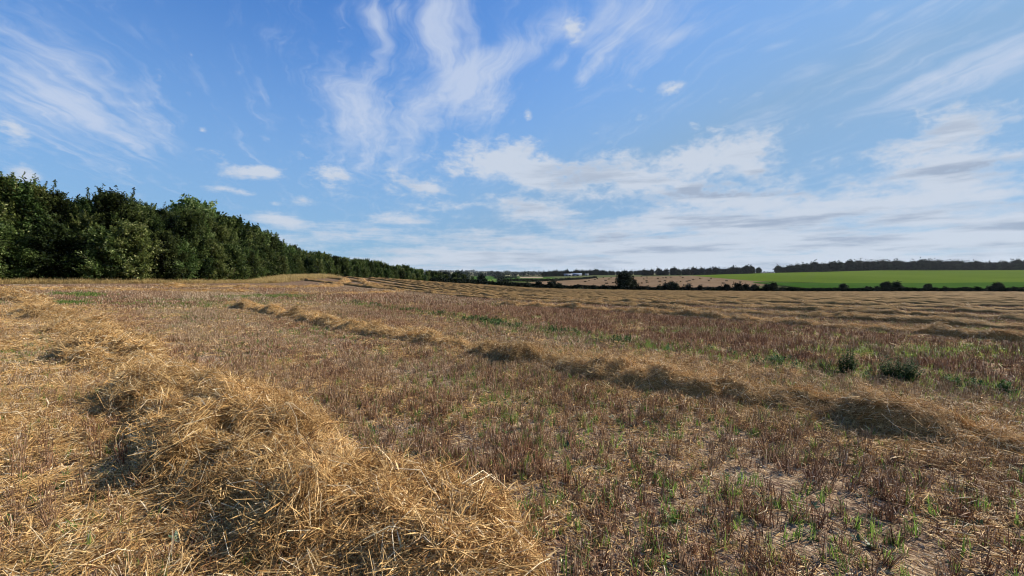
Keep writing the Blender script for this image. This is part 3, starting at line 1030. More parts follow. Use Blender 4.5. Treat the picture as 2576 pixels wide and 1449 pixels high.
head_a = photo_path([(380, 722), (503, 723.8), (700, 725.4), (789, 724.4), (846, 719), (865, 711), (866.5, 701)])
windrow(head_a, 1.2, .20, 301, 'golden headland straw row that bends uphill towards the crest of the field', ds=.12, cols=20, relief=.6, gap=.02, dens=(0, 50, 14))
head_b = photo_path([(905, 703), (910, 708), (920, 714), (947, 722), (985, 728)])
windrow(head_b, 1.0, .20, 302, 'short dark straw row running down from the crest of the field', ds=.12, cols=18, relief=.6, gap=.08, dens=(0, 40, 14))
head_c = photo_path([(700, 742), (770, 741.5), (860, 741.5), (948, 740), (1000, 736), (1024, 732)])
windrow(head_c, .9, .15, 303, 'low reddish straw line in front of the bending headland row', ds=.12, cols=18, relief=.6, gap=.12, dens=(0, 40, 14))
head_d = photo_path([(-60, 730), (100, 729), (260, 730), (420, 732), (560, 735), (640, 736)])
windrow(head_d, 1.3, .12, 304, 'flat scattered straw line on the headland in front of the plantation', ds=.12, cols=18, relief=.6, gap=.10, dens=(0, 40, 14))


# ------------------------------------------------------------------ stubble, chaff, grass and weeds
def near_windrow(x, y, extra=0.0, first=3):
    hit = np.zeros(len(x), bool)
    for P, hw in WINDROWS[:first]:
        for i in range(0, len(x), 40000):
            d2 = ((np.stack([x[i:i + 40000], y[i:i + 40000]], 1)[:, None] - P[None, ::6]) ** 2).sum(-1).min(1)
            hit[i:i + 40000] |= d2 < (hw + extra) ** 2
    return hit


def path_dist(x, y, path, step=.3):
    P, _ = resample(path, step)
    out = np.empty(len(x))
    for i in range(0, len(x), 30000):
        out[i:i + 30000] = np.sqrt(((np.stack([x[i:i + 30000], y[i:i + 30000]], 1)[:, None] - P[None]) ** 2).sum(-1).min(1))
    return out


def wedge(rmin, rmax, density, g, half=56):
    n = g.poisson(density * R(half) * (rmax ** 2 - rmin ** 2))
    r = np.sqrt(g.uniform(rmin ** 2, rmax ** 2, n)); t = g.uniform(-R(half), R(half), n)
    return r * np.sin(t), r * np.cos(t)


def rows_snap(x, y, spacing, jit, g):
    s = (x + y) * sq
    a = (x - y) * sq
    s = np.round(s / spacing) * spacing + g.normal(0, jit, len(x)) + (fbm(a * .3, s * .02, 2, 5) - .5) * .12
    return (s + a) * sq, (s - a) * sq


def soil_z(x, y):
    r = np.hypot(x, y)
    return land(x, y) + (fbm(x * 1.3, y * 1.3, 4, 3) - .5) * .07 * np.clip((60 - r) / 50, 0, 1)


def smooth01(v, a, b):
    t = np.clip((v - a) / (b - a), 0, 1)
    return t * t * (3 - 2 * t)


weed_path = photo_path([(880, 763), (1000, 779), (1130, 797), (1340, 830), (1620, 870), (1850, 902), (2100, 937), (2280, 957), (2576, 992), (2800, 1020)])


def stubble_tint(x, y):
    """0 dark reddish, 1 pale tan"""
    s = x + y
    a = x - y
    t = .24 + (fbm(x * .22, y * .22, 4, 41) - .5) * 1.3 + (fbm(a * .05, s * .9, 3, 44) - .5) * 1.2
    t += .14 * smooth01(-x, 1.0, 8.0) * smooth01(s, 2.0, 3.0)
    t -= .22 * (smooth01(s, 13.6, 15) * (1 - smooth01(s, 21, 24)))
    t += .25 * (smooth01(s, 8.5, 9.5) * (1 - smooth01(s, 11, 13)))
    t += .30 * smooth01(1.6 - s, 0, 1.5)
    return np.clip(t, 0, 1)


def green_amount(x, y):
    s = x + y
    v = fbm(x * .5, y * .5, 4, 61) * .6 + fbm(x * .12, y * .12, 3, 67) * .4
    return np.clip((v - .42) * 4.6 + .25 * smooth01(s, 2.2, 3.2) * (1 - smooth01(s, 8, 9.5)), 0, 1)


def sow(name, label, key, nvar, rmin, rmax, dens, seed, keep=None, scale=(.8, 1.2), snap=None, tint=None, lean=.10, tall=None, avoid=0.0, dz=0.0):
    g = np.random.default_rng(seed)
    x, y = wedge(rmin, rmax, dens, g)
    if snap: x, y = rows_snap(x, y, snap[0], snap[1], g)
    if keep is not None:
        ok = g.uniform(0, 1, len(x)) < keep(x, y)
        x, y = x[ok], y[ok]
    if avoid is not None:
        ok = ~near_windrow(x, y, avoid)
        x, y = x[ok], y[ok]
    n = len(x)
    z = soil_z(x, y) + dz
    N = np.concatenate([g.normal(0, lean, (n, 2)), np.ones((n, 1))], 1)
    sc = g.uniform(scale[0], scale[1], n)[:, None] * np.ones((1, 3))
    if tall is not None: sc[:, 2] *= tall(x, y)
    ti = np.clip((tint(x, y) if tint is not None else .5) + g.normal(0, .15, n), 0, 1)
    return scatter(name, np.stack([x, y, z], 1), rot_from_normal(N, g.uniform(0, 2 * math.pi, n)), sc, g.integers(0, nvar * 7, n), ti, SRC[key], kind='stuff', label=label, category='ground cover')


def stub_keep(x, y):
    bare = fbm(x * 1.1, y * 1.1, 4, 71)
    return np.clip((bare - .26) * 4, .30, 1) * (1 - .4 * smooth01(1.8 - x - y, 0, 1.0))


def stub_tall(x, y):
    return .48 + .58 * fbm(x * .55, y * .55, 3, 81) + .25 * smooth01(x + y, 13.6, 15) * (1 - smooth01(x + y, 21, 24))


sow('stubble', 'short brown cut stubble standing close by in the foreground', 'tuft_near', 12, 1.6, 9, 120, 501, stub_keep, (.75, 1.2), (.16, .014), stubble_tint, .12, stub_tall, -.1)
sow('stubble', 'brown cut stubble covering the middle of the field', 'tuft_mid', 8, 9, 22, 70, 502, stub_keep, (.8, 1.25), (.19, .03), stubble_tint, .12, stub_tall, -.1)
sow('stubble', 'brown cut stubble on the far half of the field', 'tuft_far', 6, 22, 44, 20, 503, stub_keep, (.8, 1.3), None, stubble_tint, .1, stub_tall, 0)


def chaff_keep(x, y):
    s = x + y
    base = np.clip((fbm(x * .9, y * .9, 4, 91) - .30) * 3, .05, 1)
    return np.clip(base * .55 + .6 * smooth01(2.4 - s, 0, .8), 0, 1)


sow('straw_litter', 'short cut straw and chaff littering the soil nearby', 'chaff', 7, 1.4, 10, 95, 511, chaff_keep, (.8, 1.3), None, lambda x, y: np.full(len(x), .62), .10, None, None, .006)
sow('straw_litter', 'short cut straw and chaff littering the middle of the field', 'chaff', 7, 10, 24, 14, 512, chaff_keep, (1.4, 2.0), None, lambda x, y: np.full(len(x), .6), .10, None, None, .01)


def spill(x, y):
    """straw spread thinly beside the windrows"""
    s = x + y
    left = smooth01(2.2 - s, 0, .8) * np.clip((fbm(x * 1.2, y * 1.2, 4, 95) - .25) * 2.6, .05, 1)
    d = path_dist(x, y, mid_path)
    mid = np.clip(1 - d / 1.7, 0, 1) ** 1.5 * .5
    strip = smooth01(s, 9.6, 10.2) * (1 - smooth01(s, 11.2, 12.6)) * np.clip((fbm(x * .8, y * .8, 3, 98) - .3) * 2.2, 0, 1) * .55
    return np.clip(left + mid + strip, 0, 1)


sow('spilled_straw', 'loose golden straw spread beside the windrows', 'straw_near', 9, 1.4, 10, 78, 521, spill, (.75, 1.15), None, lambda x, y: fbm(x * .8, y * .8, 3, 99), .13, None, None, .015)
sow('spilled_straw', 'loose golden straw spread on the headland farther off', 'straw_mid', 7, 10, 26, 20, 522, spill, (.8, 1.2), None, lambda x, y: fbm(x * .8, y * .8, 3, 99), .13, None, None, .015)


def grass_keep(x, y): return green_amount(x, y) * .80 + .16


def grass_tint(x, y): return np.clip((fbm(x * .4, y * .4, 3, 111) - .35) * 2.2, 0, .8)


sow('grass', 'green volunteer shoots among the near stubble', 'grass', 8, 1.6, 10, 80, 531, grass_keep, (.40, 1.05), None, grass_tint, .15, None, 0)
sow('grass', 'green volunteer shoots in the middle of the field', 'grass_far', 6, 10, 30, 28, 532, grass_keep, (.45, .95), None, grass_tint, .15, None, 0)
sow('weeds', 'small broad-leaved weeds on the near soil', 'rosette', 6, 1.6, 12, 16, 541, lambda x, y: green_amount(x + 9, y) * .9 + .1, (.6, 1.3), None, None, .2, None, 0)
sow('pebbles', 'pale small stones and clods on the bare soil', 'pebble', 5, 1.5, 8, 110, 551, None, (.005, .024), None, None, .4, None, 0)


# the line of dark weeds left standing between two passes of the combine
def weed_line():
    g = np.random.default_rng(561)
    P, s = resample(weed_path, .05)
    n = 1500
    i = g.integers(0, len(P), n)
    x = P[i, 0] + g.normal(0, .22, n); y = P[i, 1] + g.normal(0, .22, n)
    ok = g.uniform(0, 1, n) < np.clip((fbm(x * 1.5, y * 1.5, 3, 121) - .47) * 5, .02, 1)
    x, y = x[ok], y[ok]; n = len(x)
    N = np.concatenate([g.normal(0, .22, (n, 2)), np.ones((n, 1))], 1)
    sc = g.uniform(.35, 1.0, n)[:, None] * np.ones((1, 3))
    scatter('weeds', np.stack([x, y, soil_z(x, y)], 1), rot_from_normal(N, g.uniform(0, 6.28, n)), sc, g.integers(0, 60, n), g.uniform(0, 1, n), SRC['weedy'], kind='stuff', label='dark green weeds in a line between two passes of stubble', category='weeds')
    # greener grass along it
    n = 1500
    i = g.integers(0, len(P), n)
    x = P[i, 0] + g.normal(0, .5, n); y = P[i, 1] + g.normal(0, .5, n)
    N = np.concatenate([g.normal(0, .2, (n, 2)), np.ones((n, 1))], 1)
    sc = g.uniform(.6, 1.3, n)[:, None] * np.ones((1, 3))
    scatter('grass', np.stack([x, y, soil_z(x, y)], 1), rot_from_normal(N, g.uniform(0, 6.28, n)), sc, g.integers(0, 60, n), g.uniform(0, .8, n), SRC['grass'], kind='stuff', label='green shoots growing along the line of dark weeds', category='grass')


weed_line()


def grass_patch(xd, yd, wx, wy, n, seed, label, key='grass_far', tint=.15, sc0=1.0):
    g = np.random.default_rng(seed)
    p = ground_at(xd, yd)
    x = p[0] + g.normal(0, wx, n); y = p[1] + g.normal(0, wy, n)
    N = np.concatenate([g.normal(0, .2, (n, 2)), np.ones((n, 1))], 1)
    sc = g.uniform(.6, 1.4, n)[:, None] * np.ones((1, 3)) * sc0
    scatter('grass', np.stack([x, y, soil_z(x, y)], 1), rot_from_normal(N, g.uniform(0, 6.28, n)), sc, g.integers(0, 60, n), np.clip(g.normal(tint, .12, n), 0, 1), SRC[key], kind='stuff', label=label, category='grass')


grass_patch(680, 747, 1.2, .7, 420, 571, 'bright green patch of grass on the headland', tint=.25, sc0=1.2)
grass_patch(195, 742, .7, .6, 200, 572, 'small green grass patch beside the thick windrow', tint=.2, sc0=1.2)
grass_patch(168, 762, .5, .5, 200, 573, 'green grass growing at the foot of the thick windrow', tint=.2)
grass_patch(2330, 888, 1.6, .35, 420, 574, 'yellow-green strip of grass beyond the two dark weeds', tint=.75)
grass_patch(1790, 838, 1.2, .4, 260, 575, 'yellowish grass patch behind the line of dark weeds', tint=.8)
grass_patch(1290, 770, 1.6, .4, 160, 576, 'pale green patch at the start of the broken windrow', tint=.7)
grass_patch(540, 770, 1.8, .8, 300, 577, 'greenish grass beside the far end of the slanting windrow', tint=.45)


# single weeds that stand out
def weed_plant(xd, yd, height, width, stems, seed, label, name='weed_plant', ymin=1.5):
    g = np.random.default_rng(seed)
    p = ground_at(xd, yd, ymin)
    P0, P1, LP, LD, LL = [], [], [], [], []
    for i in range(stems):
        a = g.uniform(0, 6.28); q = width * .5 * math.sqrt(g.uniform(0, 1))
        b = np.array((q * .5 * math.cos(a), q * .5 * math.sin(a), -.02))
        H = height * g.uniform(.55, 1.0) * (1 - .35 * q / (width * .5 + 1e-6))
        t = np.array((q * math.cos(a), q * math.sin(a), H)) + np.array((*g.normal(0, .02, 2), 0))
        P0.append(b); P1.append(t)
        nl = int(H / .011)
        for k in range(nl):
            u = .08 + .92 * k / nl
            yw = k * 2.4 + g.uniform(-.5, .5)
            LP.append(b + (t - b) * u)
            LD.append((math.cos(yw), math.sin(yw), g.uniform(-.1, .9)))
            LL.append(g.uniform(.035, .085) * (1.15 - .65 * u) * (height / .38) ** .5)
    V, F, k = tubes(P0, P1, .004, .0015, 4)
    root = bpy.data.objects.new(name, None); C.objects.link(root)
    root.location = (p[0], p[1], float(soil_z(np.array([p[0]]), np.array([p[1]]))[0]))
    root['label'] = label; root['category'] = 'weed'
    put('stem', mesh_np('stem', V, F, (M['weed'],), {'shade': np.full(len(V), .35)}), root, kind='stuff')
    LP, LD, LL = np.array(LP), np.array(LD), np.array(LL)
    V, F = leaf_quads(LP, LD, np.tile([[0, 0, 1.0]], (len(LP), 1)), LL, LL * .38)
    put('foliage', mesh_np('foliage', V, F, (M['weed'],), {'shade': np.repeat(g.uniform(0, 1, len(LP)), 4)}), root, kind='stuff')


weed_plant(2128, 940, .56, .34, 30, 601, 'tall dark green weed with a narrow top beside the weed line')
weed_plant(2078, 932, .26, .30, 14, 602, 'low dark weed just beside the tall narrow weed')
weed_plant(2262, 957, .54, .62, 75, 603, 'broad bushy dark green weed in the stubble at the weed line')
weed_plant(2205, 945, .16, .40, 12, 604, 'low bright weed between the narrow weed and the bushy one')
weed_plant(900, 765, .36, .62, 22, 605, 'round grey-green weed standing alone in the field below the crest')
weed_plant(310, 754, .30, .60, 18, 606, 'low green weed beside the thick windrow near the plantation')
weed_plant(2460, 985, .18, .45, 12, 607, 'dark low weed farthest along the weed line from the crest')
weed_plant(2540, 1000, .22, .5, 14, 608, 'leafy dark weed at the end of the weed line')
weed_plant(500, 900, .16, .22, 8, 609, 'small green weed beside the thick straw windrow')
weed_plant(1345, 832, .20, .4, 12, 610, 'small dark weed clump midway along the weed line')
weed_plant(1030, 1135, .07, .14, 7, 611, 'small leafy weed on the soil beside the thick windrow')


# ------------------------------------------------------------------ trees
def tree_mesh(seed, H, Rad, base, limbs, shoots, leaves, leaf, spiky=.6, core=0.35, prof=(.55, .35)):
    """returns the trunk mesh and the crown mesh of one tree: limbs, shoots along them and leaves along the shoots"""
    g = np.random.default_rng(seed)
    B0, B1, R0, R1 = [], [], [], []
    SP, SD, SL = [], [], []
    top = np.array((g.normal(0, .2), g.normal(0, .2), H * .93))
    segs = 5
    pts = [np.array((0, 0, -.3))] + [np.array((*(top[:2] * (i / segs) + g.normal(0, .07, 2)), top[2] * i / segs)) for i in range(1, segs)] + [top]
    tr = H * .018
    for i in range(segs):
        B0.append(pts[i]); B1.append(pts[i + 1]); R0.append(tr * (1 - i / segs * .85)); R1.append(tr * (1 - (i + 1) / segs * .85))

    def env(u):     # crown radius at relative height
        lo, pk = base / H, prof[0]
        if u < pk: v = ((u - lo) / max(pk - lo, .01))
        else: v = (1 - u) / (1 - pk)
        return Rad * max(v, 0.0) ** prof[1]
    lump = g.uniform(0, 6.28, 6)
    for i in range(limbs):
        u = base / H + (1 - base / H) * (i + g.uniform(0, 1)) / limbs * .97
        az = i * 2.4 + g.uniform(-.6, .6)
        rr = env(u) * g.uniform(.62, 1.08) * (1 + .18 * math.sin(az * 3 + lump[0]) + .12 * math.sin(u * 14 + lump[1]))
        rise = rr * g.uniform(.2, .75)
        s0 = np.array((top[0] * u, top[1] * u, max(u * H - rise, .15)))
        e = np.array((math.cos(az) * rr, math.sin(az) * rr, u * H))
        B0.append(s0); B1.append(e); R0.append(.012 * H * (1 - u) * .5 + .012); R1.append(.006)
        for k in range(shoots):
            t = g.uniform(.25, 1.0) ** .7
            p = s0 + (e - s0) * t
            d = np.array((math.cos(az + g.normal(0, .8)), math.sin(az + g.normal(0, .8)), g.uniform(-.15, .9 + spiky * .5)))
            SP.append(p); SD.append(d / np.linalg.norm(d)); SL.append(g.uniform(.35, .95) * Rad * .42 * (1.15 - .4 * u))
    for k in range(int(6 + 18 * spiky)):   # leaders that stand out of the top
        a = g.uniform(0, 6.28); q = Rad * .55 * math.sqrt(g.uniform(0, 1))
        SP.append(np.array((q * math.cos(a), q * math.sin(a), H * g.uniform(.74, .90))))
        d = np.array((.25 * math.cos(a), .25 * math.sin(a), 1.0)) + g.normal(0, .15, 3)
        SD.append(d / np.linalg.norm(d)); SL.append(H * g.uniform(.07, .10 + .07 * spiky))
    SP, SD, SL = np.array(SP), np.array(SD), np.array(SL)
    ns = len(SP)
    nlead = int(6 + 18 * spiky)
    per = np.full(ns, leaves); per[-nlead:] = int(leaves * 2.6)
    idx = np.repeat(np.arange(ns), per)
    t = g.uniform(.05, 1.0, len(idx))
    P = SP[idx] + SD[idx] * (SL[idx] * t)[:, None] + g.normal(0, 1.0, (len(idx), 3)) * np.where(idx >= ns - nlead, leaf * .55 * (1.15 - t), leaf * .55)[:, None]
    P[:, 2] = np.maximum(P[:, 2], .04)
    D = SD[idx] * .5 + g.normal(0, .75, (len(idx), 3)); D[:, 2] -= .15
    N = g.normal(0, .5, (len(idx), 3)) + np.array((0, 0, .9))
    L = leaf * g.uniform(.7, 1.35, len(idx))
    sh = np.clip(g.normal(.5, .17, len(idx)) + (g.normal(0, .20, ns))[idx], 0, 1)
    if core:                                # fill of larger leaf sprays deeper inside, darkened as painted inner shade
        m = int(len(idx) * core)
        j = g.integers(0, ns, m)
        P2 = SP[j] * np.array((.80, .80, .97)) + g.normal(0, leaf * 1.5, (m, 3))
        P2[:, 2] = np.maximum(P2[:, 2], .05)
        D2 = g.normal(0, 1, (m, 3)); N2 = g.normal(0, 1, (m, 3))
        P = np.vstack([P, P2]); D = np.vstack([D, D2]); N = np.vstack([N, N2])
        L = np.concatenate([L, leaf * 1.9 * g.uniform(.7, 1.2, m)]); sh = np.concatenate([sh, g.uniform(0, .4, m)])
    V, F = leaf_quads(P, D, N, L, L * .62)
    return (np.array(B0), np.array(B1), np.array(R0), np.array(R1)), (V, F, np.repeat(sh, 4))


def two_part_tree(seed, leafmat='leaf', **kw):
    b, (V, F, sh) = tree_mesh(seed, **kw)
    tv, tf, _ = tubes(*b, 6)
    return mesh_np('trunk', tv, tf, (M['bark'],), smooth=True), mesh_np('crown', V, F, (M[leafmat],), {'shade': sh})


def joined_tree(seed, leafmat='leaf_far', **kw):
    b, (V, F, sh) = tree_mesh(seed, **kw)
    tv, tf, _ = tubes(*b, 4)
    nF = len(F)
    F2 = np.vstack([F, tf + len(V)])
    return mesh_np('tree', np.vstack([V, tv]), F2, (M[leafmat], M['bark']), {'shade': np.concatenate([sh, np.zeros(len(tv))])}, mat_idx=np.concatenate([np.zeros(nF), np.ones(len(tf))]))


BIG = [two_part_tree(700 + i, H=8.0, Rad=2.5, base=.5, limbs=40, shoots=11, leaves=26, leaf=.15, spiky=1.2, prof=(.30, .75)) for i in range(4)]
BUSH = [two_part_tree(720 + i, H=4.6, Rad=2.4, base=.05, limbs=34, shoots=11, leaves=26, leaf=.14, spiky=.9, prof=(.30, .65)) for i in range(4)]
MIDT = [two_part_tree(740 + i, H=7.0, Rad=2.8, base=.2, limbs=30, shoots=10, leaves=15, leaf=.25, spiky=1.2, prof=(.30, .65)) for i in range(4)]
g0 = np.random.default_rng(77)


def place_tree(parts, x, y, s, label, group, name, sink=0.1, sz=1.0, cat='tree'):
    root = bpy.data.objects.new(name, None); C.objects.link(root)
    root.location = (x, y, float(land(x, y)[0]) - sink)
    root.rotation_euler = (0, 0, g0.uniform(0, 6.28))
    root.scale = (s, s, s * sz)
    root['label'] = label; root['category'] = cat
    if group: root['group'] = group
    for nm, me in zip(('trunk', 'crown'), parts):
        put(nm, me, root)
    return root


# edge of the plantation: (x in the photo, metres ahead, tree top in the photo)
EDGE = np.array([(-260, 28, 380), (0, 33, 415), (120, 34.5, 455), (200, 35.5, 490), (290, 37, 468), (400, 40, 520), (480, 43, 512), (560, 49, 555), (640, 58, 585), (700, 72, 607), (760, 92, 630), (820, 115, 640), (900, 138, 655), (1000, 168, 668), (1085, 195, 682), (1165, 215, 692), (1215, 225, 697)])
ex = (EDGE[:, 0] / 2.5156 - 512) / FPX * EDGE[:, 1]
ey = EDGE[:, 1]
el_ = np.concatenate([[0], np.cumsum(np.hypot(np.diff(ex), np.diff(ey)))])
GP = 'young trees of the plantation along the field'


def edge_at(s):
    x = np.interp(s, el_, ex); y = np.interp(s, el_, ey)
    x2 = np.interp(s + 1, el_, ex); y2 = np.interp(s + 1, el_, ey)
    t = np.array((x2 - x, y2 - y)); t /= (np.linalg.norm(t) + 1e-9)
    n = np.array((-t[1], t[0]))      # away from the field
    top = np.interp(s, el_, EDGE[:, 2])
    return x, y, n, top


NTH = ['first', 'second', 'third', 'fourth', 'fifth', 'sixth', 'seventh', 'eighth', 'ninth', 'tenth', 'eleventh', 'twelfth', 'thirteenth', 'fourteenth', 'fifteenth', 'sixteenth', 'seventeenth', 'eighteenth', 'nineteenth', 'twentieth']


def plantation():
    s = 0.5
    q = 0
    tot = el_[-1]
    while s < tot:
        x, y, n, top = edge_at(s)
        far = y > 62
        step = 2.5 if not far else 3.3 + (y - 62) * .010
        stretch = 'near the left picture edge' if y < 36 else ('before the rise of the headland' if y < 60 else ('behind the dry grass margin on the crest' if y < 125 else 'where the line runs down into the valley'))
        want = (690 - top) / 2.5156 / FPX * (y + 2.5) + EYE
        # front: bushy trees with leaves to the ground
        bx, by = x + n[0] * .8 + g0.normal(0, .4), y + n[1] * .8 + g0.normal(0, .4)
        hb = (want - float(land(bx, by)[0])) * (g0.uniform(.46, .66) if not far else g0.uniform(.6, .8))
        if far:
            me = MIDT[q % 4]; place_tree(me, bx, by, hb / 7.0, 'dark green leafy tree in the plantation front ' + stretch, GP, 'plantation_tree')
        else:
            me = BUSH[q % 4]; place_tree(me, bx, by, hb / 4.6, 'bushy green shrub at the foot of the plantation, %s from the left picture edge' % NTH[min(q, 19)], 'bushes along the front of the plantation', 'plantation_bush', cat='bush')
        # behind: the taller trees that make the skyline
        for dep in ((3.4, 7.0) if not far else (4.5, 9.0)):
            tx, ty = x + n[0] * dep + g0.normal(0, .5), y + n[1] * dep + g0.normal(0, .5)
            top = np.interp((tx / ty * FPX + 512) * 2.5156, EDGE[:, 0], EDGE[:, 2])
            h = (690 - top) / 2.5156 / FPX * math.hypot(ty, 0) + EYE - float(land(tx, ty)[0])
            h *= g0.uniform(.84, 1.08) if far else g0.uniform(.80, 1.06)
            if far: place_tree(MIDT[(q + 1) % 4], tx, ty, h / 7.4, 'tall dark green tree on the plantation skyline ' + stretch, GP, 'plantation_tree', sz=1.08)
            else:
                lab = ('tall dark green tree behind the %s plantation bush from the left picture edge' % NTH[min(q, 19)]) if dep < 4 else 'tree top showing deep in the plantation ' + stretch
                place_tree(BIG[(q * 2 + int(dep)) % 4], tx, ty, h / 8.6, lab, GP, 'plantation_tree')
        q += 1
        s += step * g0.uniform(.85, 1.15)
    return q


n_edge = plantation()


def at_photo(xd, Y):
    return (xd / 2.5156 - 512) / FPX * Y, Y


for xd, Y, topd, wd, lab in ((291, 39.5, 462, 1.0, 'tallest pointed tree on the plantation skyline, dark and spiky'), (478, 45, 509, .9, 'dark spiky tree standing out of the plantation skyline beside the rise'),
                             (96, 36.5, 448, .9, 'tree with feathery pale tips on the plantation skyline'), (-6, 34.5, 408, .9, 'tallest plantation tree cut off by the left picture edge')):
    x, y = at_photo(xd, Y)
    h = (690 - topd) / 2.5156 / FPX * Y + EYE - float(land(x, y)[0])
    place_tree(BIG[int(xd) % 4], x, y, h / 8.6, lab, GP, 'plantation_tree')

# dry grass margin at the foot of the plantation
def margin():
    g = np.random.default_rng(801)
    s = g.uniform(0, np.interp(100, ey, el_), 5200)
    P = np.array([edge_at(v)[:2] for v in s]); Nn = np.array([edge_at(v)[2] for v in s])
    off = g.uniform(-1.9, .6, len(s)) - np.where(P[:, 1] > 58, g.uniform(0, 6, len(s)), 0)
    x = P[:, 0] + Nn[:, 0] * off; y = P[:, 1] + Nn[:, 1] * off
    n = len(x)
    N = np.concatenate([g.normal(0, .2, (n, 2)), np.ones((n, 1))], 1)
    sc = g.uniform(.5, 1.15, n)[:, None] * np.ones((1, 3)); sc[:, 2] *= .8
    scatter('dry_grass', np.stack([x, y, land(x, y)], 1), rot_from_normal(N, g.uniform(0, 6.28, n)), sc, g.integers(0, 60, n), g.uniform(0, 1, n), SRC['dry_grass'], kind='stuff', label='strip of dry golden grass at the foot of the plantation', category='grass')
    # the uncut golden strip on the crest
    pth = photo_path([(660, 712), (720, 706), (780, 700), (822, 696.5)])
    Pp, _ = resample(pth, .1)
    n = 1500
    i = g.integers(0, len(Pp), n)
    x = Pp[i, 0] + g.normal(0, .8, n); y = Pp[i, 1] + g.normal(0, .8, n)
    N = np.concatenate([g.normal(0, .2, (n, 2)), np.ones((n, 1))], 1)
    sc = g.uniform(.6, 1.2, n)[:, None] * np.ones((1, 3))
    scatter('dry_grass', np.stack([x, y, land(x, y)], 1), rot_from_normal(N, g.uniform(0, 6.28, n)), sc, g.integers(0, 60, n), g.uniform(.3, 1, n), SRC['dry_grass'], kind='stuff', label='uncut golden grass strip climbing to the crest', category='grass')


margin()


# ------------------------------------------------------------------ hedge at the far side of the field
def hedge_mesh(path, height, width, per_m, leaf, seed, vary=.5):
    g = np.random.default_rng(seed)
    P, s = resample(path, .5)
    n = int(s[-1] * per_m)
    i = g.integers(0, len(P), n)
    T = np.gradient(P, axis=0); T /= np.linalg.norm(T, axis=1, keepdims=True)
    Nn = np.stack([-T[:, 1], T[:, 0]], 1)
    off = g.normal(0, width * .28, n)
    hh = height * (1 - vary + vary * 2 * fbm(s[i] * .28, s[i] * 0 + seed, 3, seed))
    u = np.sqrt(g.uniform(0, 1, n))
    x = P[i, 0] + Nn[i, 0] * off; y = P[i, 1] + Nn[i, 1] * off
    z = land(x, y) + hh * u * np.clip(1 - (off / width) ** 2 * 1.5, .2, 1)
    D = g.normal(0, 1, (n, 3)); D[:, 2] += .3
    N = g.normal(0, 1, (n, 3)) + np.array((0, 0, .6))
    L = leaf * g.uniform(.6, 1.4, n)
    V, F = leaf_quads(np.stack([x, y, z], 1), D, N, L, L * .65)
    return mesh_np('hedge', V, F, (M['leaf_far'],), {'shade': np.repeat(np.clip(g.normal(.45, .25, n), 0, 1), 4)})


hp = np.stack([np.interp(np.linspace(0, 1, 60), np.linspace(0, 1, len(HL)), HL[:, i]) for i in (0, 1)], 1)
put('field_hedge', hedge_mesh(hp, 1.25, 1.6, 240, .34, 901, .35), label='long dark hedge along the far side of the stubble field', category='hedge')
SHRUB = [joined_tree(910 + i, H=3.0, Rad=1.7, base=.05, limbs=22, shoots=8, leaves=9, leaf=.34, spiky=.15, prof=(.45, .42)) for i in range(5)]
HTREE = [joined_tree(930 + i, H=5.4, Rad=2.9, base=.7, limbs=34, shoots=9, leaves=10, leaf=.40, spiky=.15, prof=(.55, .42)) for i in range(3)]


def place_one(me, x, y, s, label, group, name, cat, sz=1.0, sink=.1):
    o = put(name, me, None, (x, y, float(land(x, y)[0]) - sink), label=label, category=cat, group=group)
    o.rotation_euler = (0, 0, g0.uniform(0, 6.28))
    o.scale = (s, s, s * sz)
    return o


hs = np.concatenate([[0], np.cumsum(np.hypot(*np.diff(hp, axis=0).T))])
s = 14.0
while s < hs[-1]:
    x = float(np.interp(s, hs, hp[:, 0])); y = float(np.interp(s, hs, hp[:, 1]))
    xd = (x / y * FPX + 512) * 2.5156
    big = vnoise(s * .09, 3.3, 55) * .8 + g0.uniform(.35, .65)
    lab = 'dark rounded shrub of the far hedge ' + ('below the green fields' if xd > 1940 else ('in front of the field of bales' if xd > 1340 else 'below the pale green field'))
    if 2340 < xd < 2480 and g0.uniform() < .6: big *= .6
    place_one(SHRUB[g0.integers(0, 5)], x, y + g0.normal(0, .6), big * (.46 if xd > 1940 else .66), lab, 'shrubs of the far hedge', 'hedge_shrub', 'shrub')
    s += g0.uniform(2.0, 4.2)

for xd, Y, h, kind, lab in (
        (1571, 150, 5.8, 0, 'large dark tree rising out of the hedge before the bales'), (1592, 151, 3.6, 1, 'lower dark tree leaning against the large hedge tree'),
        (1392, 150, 3.6, 1, 'round dark tree at the start of the hedge below the bales'), (1690, 151, 4.0, 2, 'broad dark shrub-like tree in the hedge right of the large tree'),
        (2230, 152, 4.6, 1, 'left one of the two round trees behind the hedge under the green field'), (2256, 152, 4.5, 2, 'right one of the two round trees behind the hedge under the green field'),
        (1945, 150, 4.0, 2, 'dark tree in the hedge at the corner of the bale field'), (2122, 150, 3.7, 0, 'dark tree in the hedge between the bale field corner and the round pair'),
        (2335, 148, 3.6, 1, 'wide dark tree in the hedge beyond the round pair'), (2510, 144, 4.0, 2, 'dark tree in the hedge close to the right picture edge'),
        (1212, 205, 4.6, 1, 'single dark round tree where plantation and hedge meet'), (1155, 235, 6.2, 0, 'largest dark tree at the low end of the plantation'), (1120, 245, 6.4, 2, 'dark round tree behind the low end of the plantation')):
    x, y = at_photo(xd, Y)
    place_one(HTREE[kind], x, y, h * (1.0 if xd in (1571, 1592, 1212, 1155, 1120) else .72) / 5.4, lab, None, 'hedge_tree', 'tree')

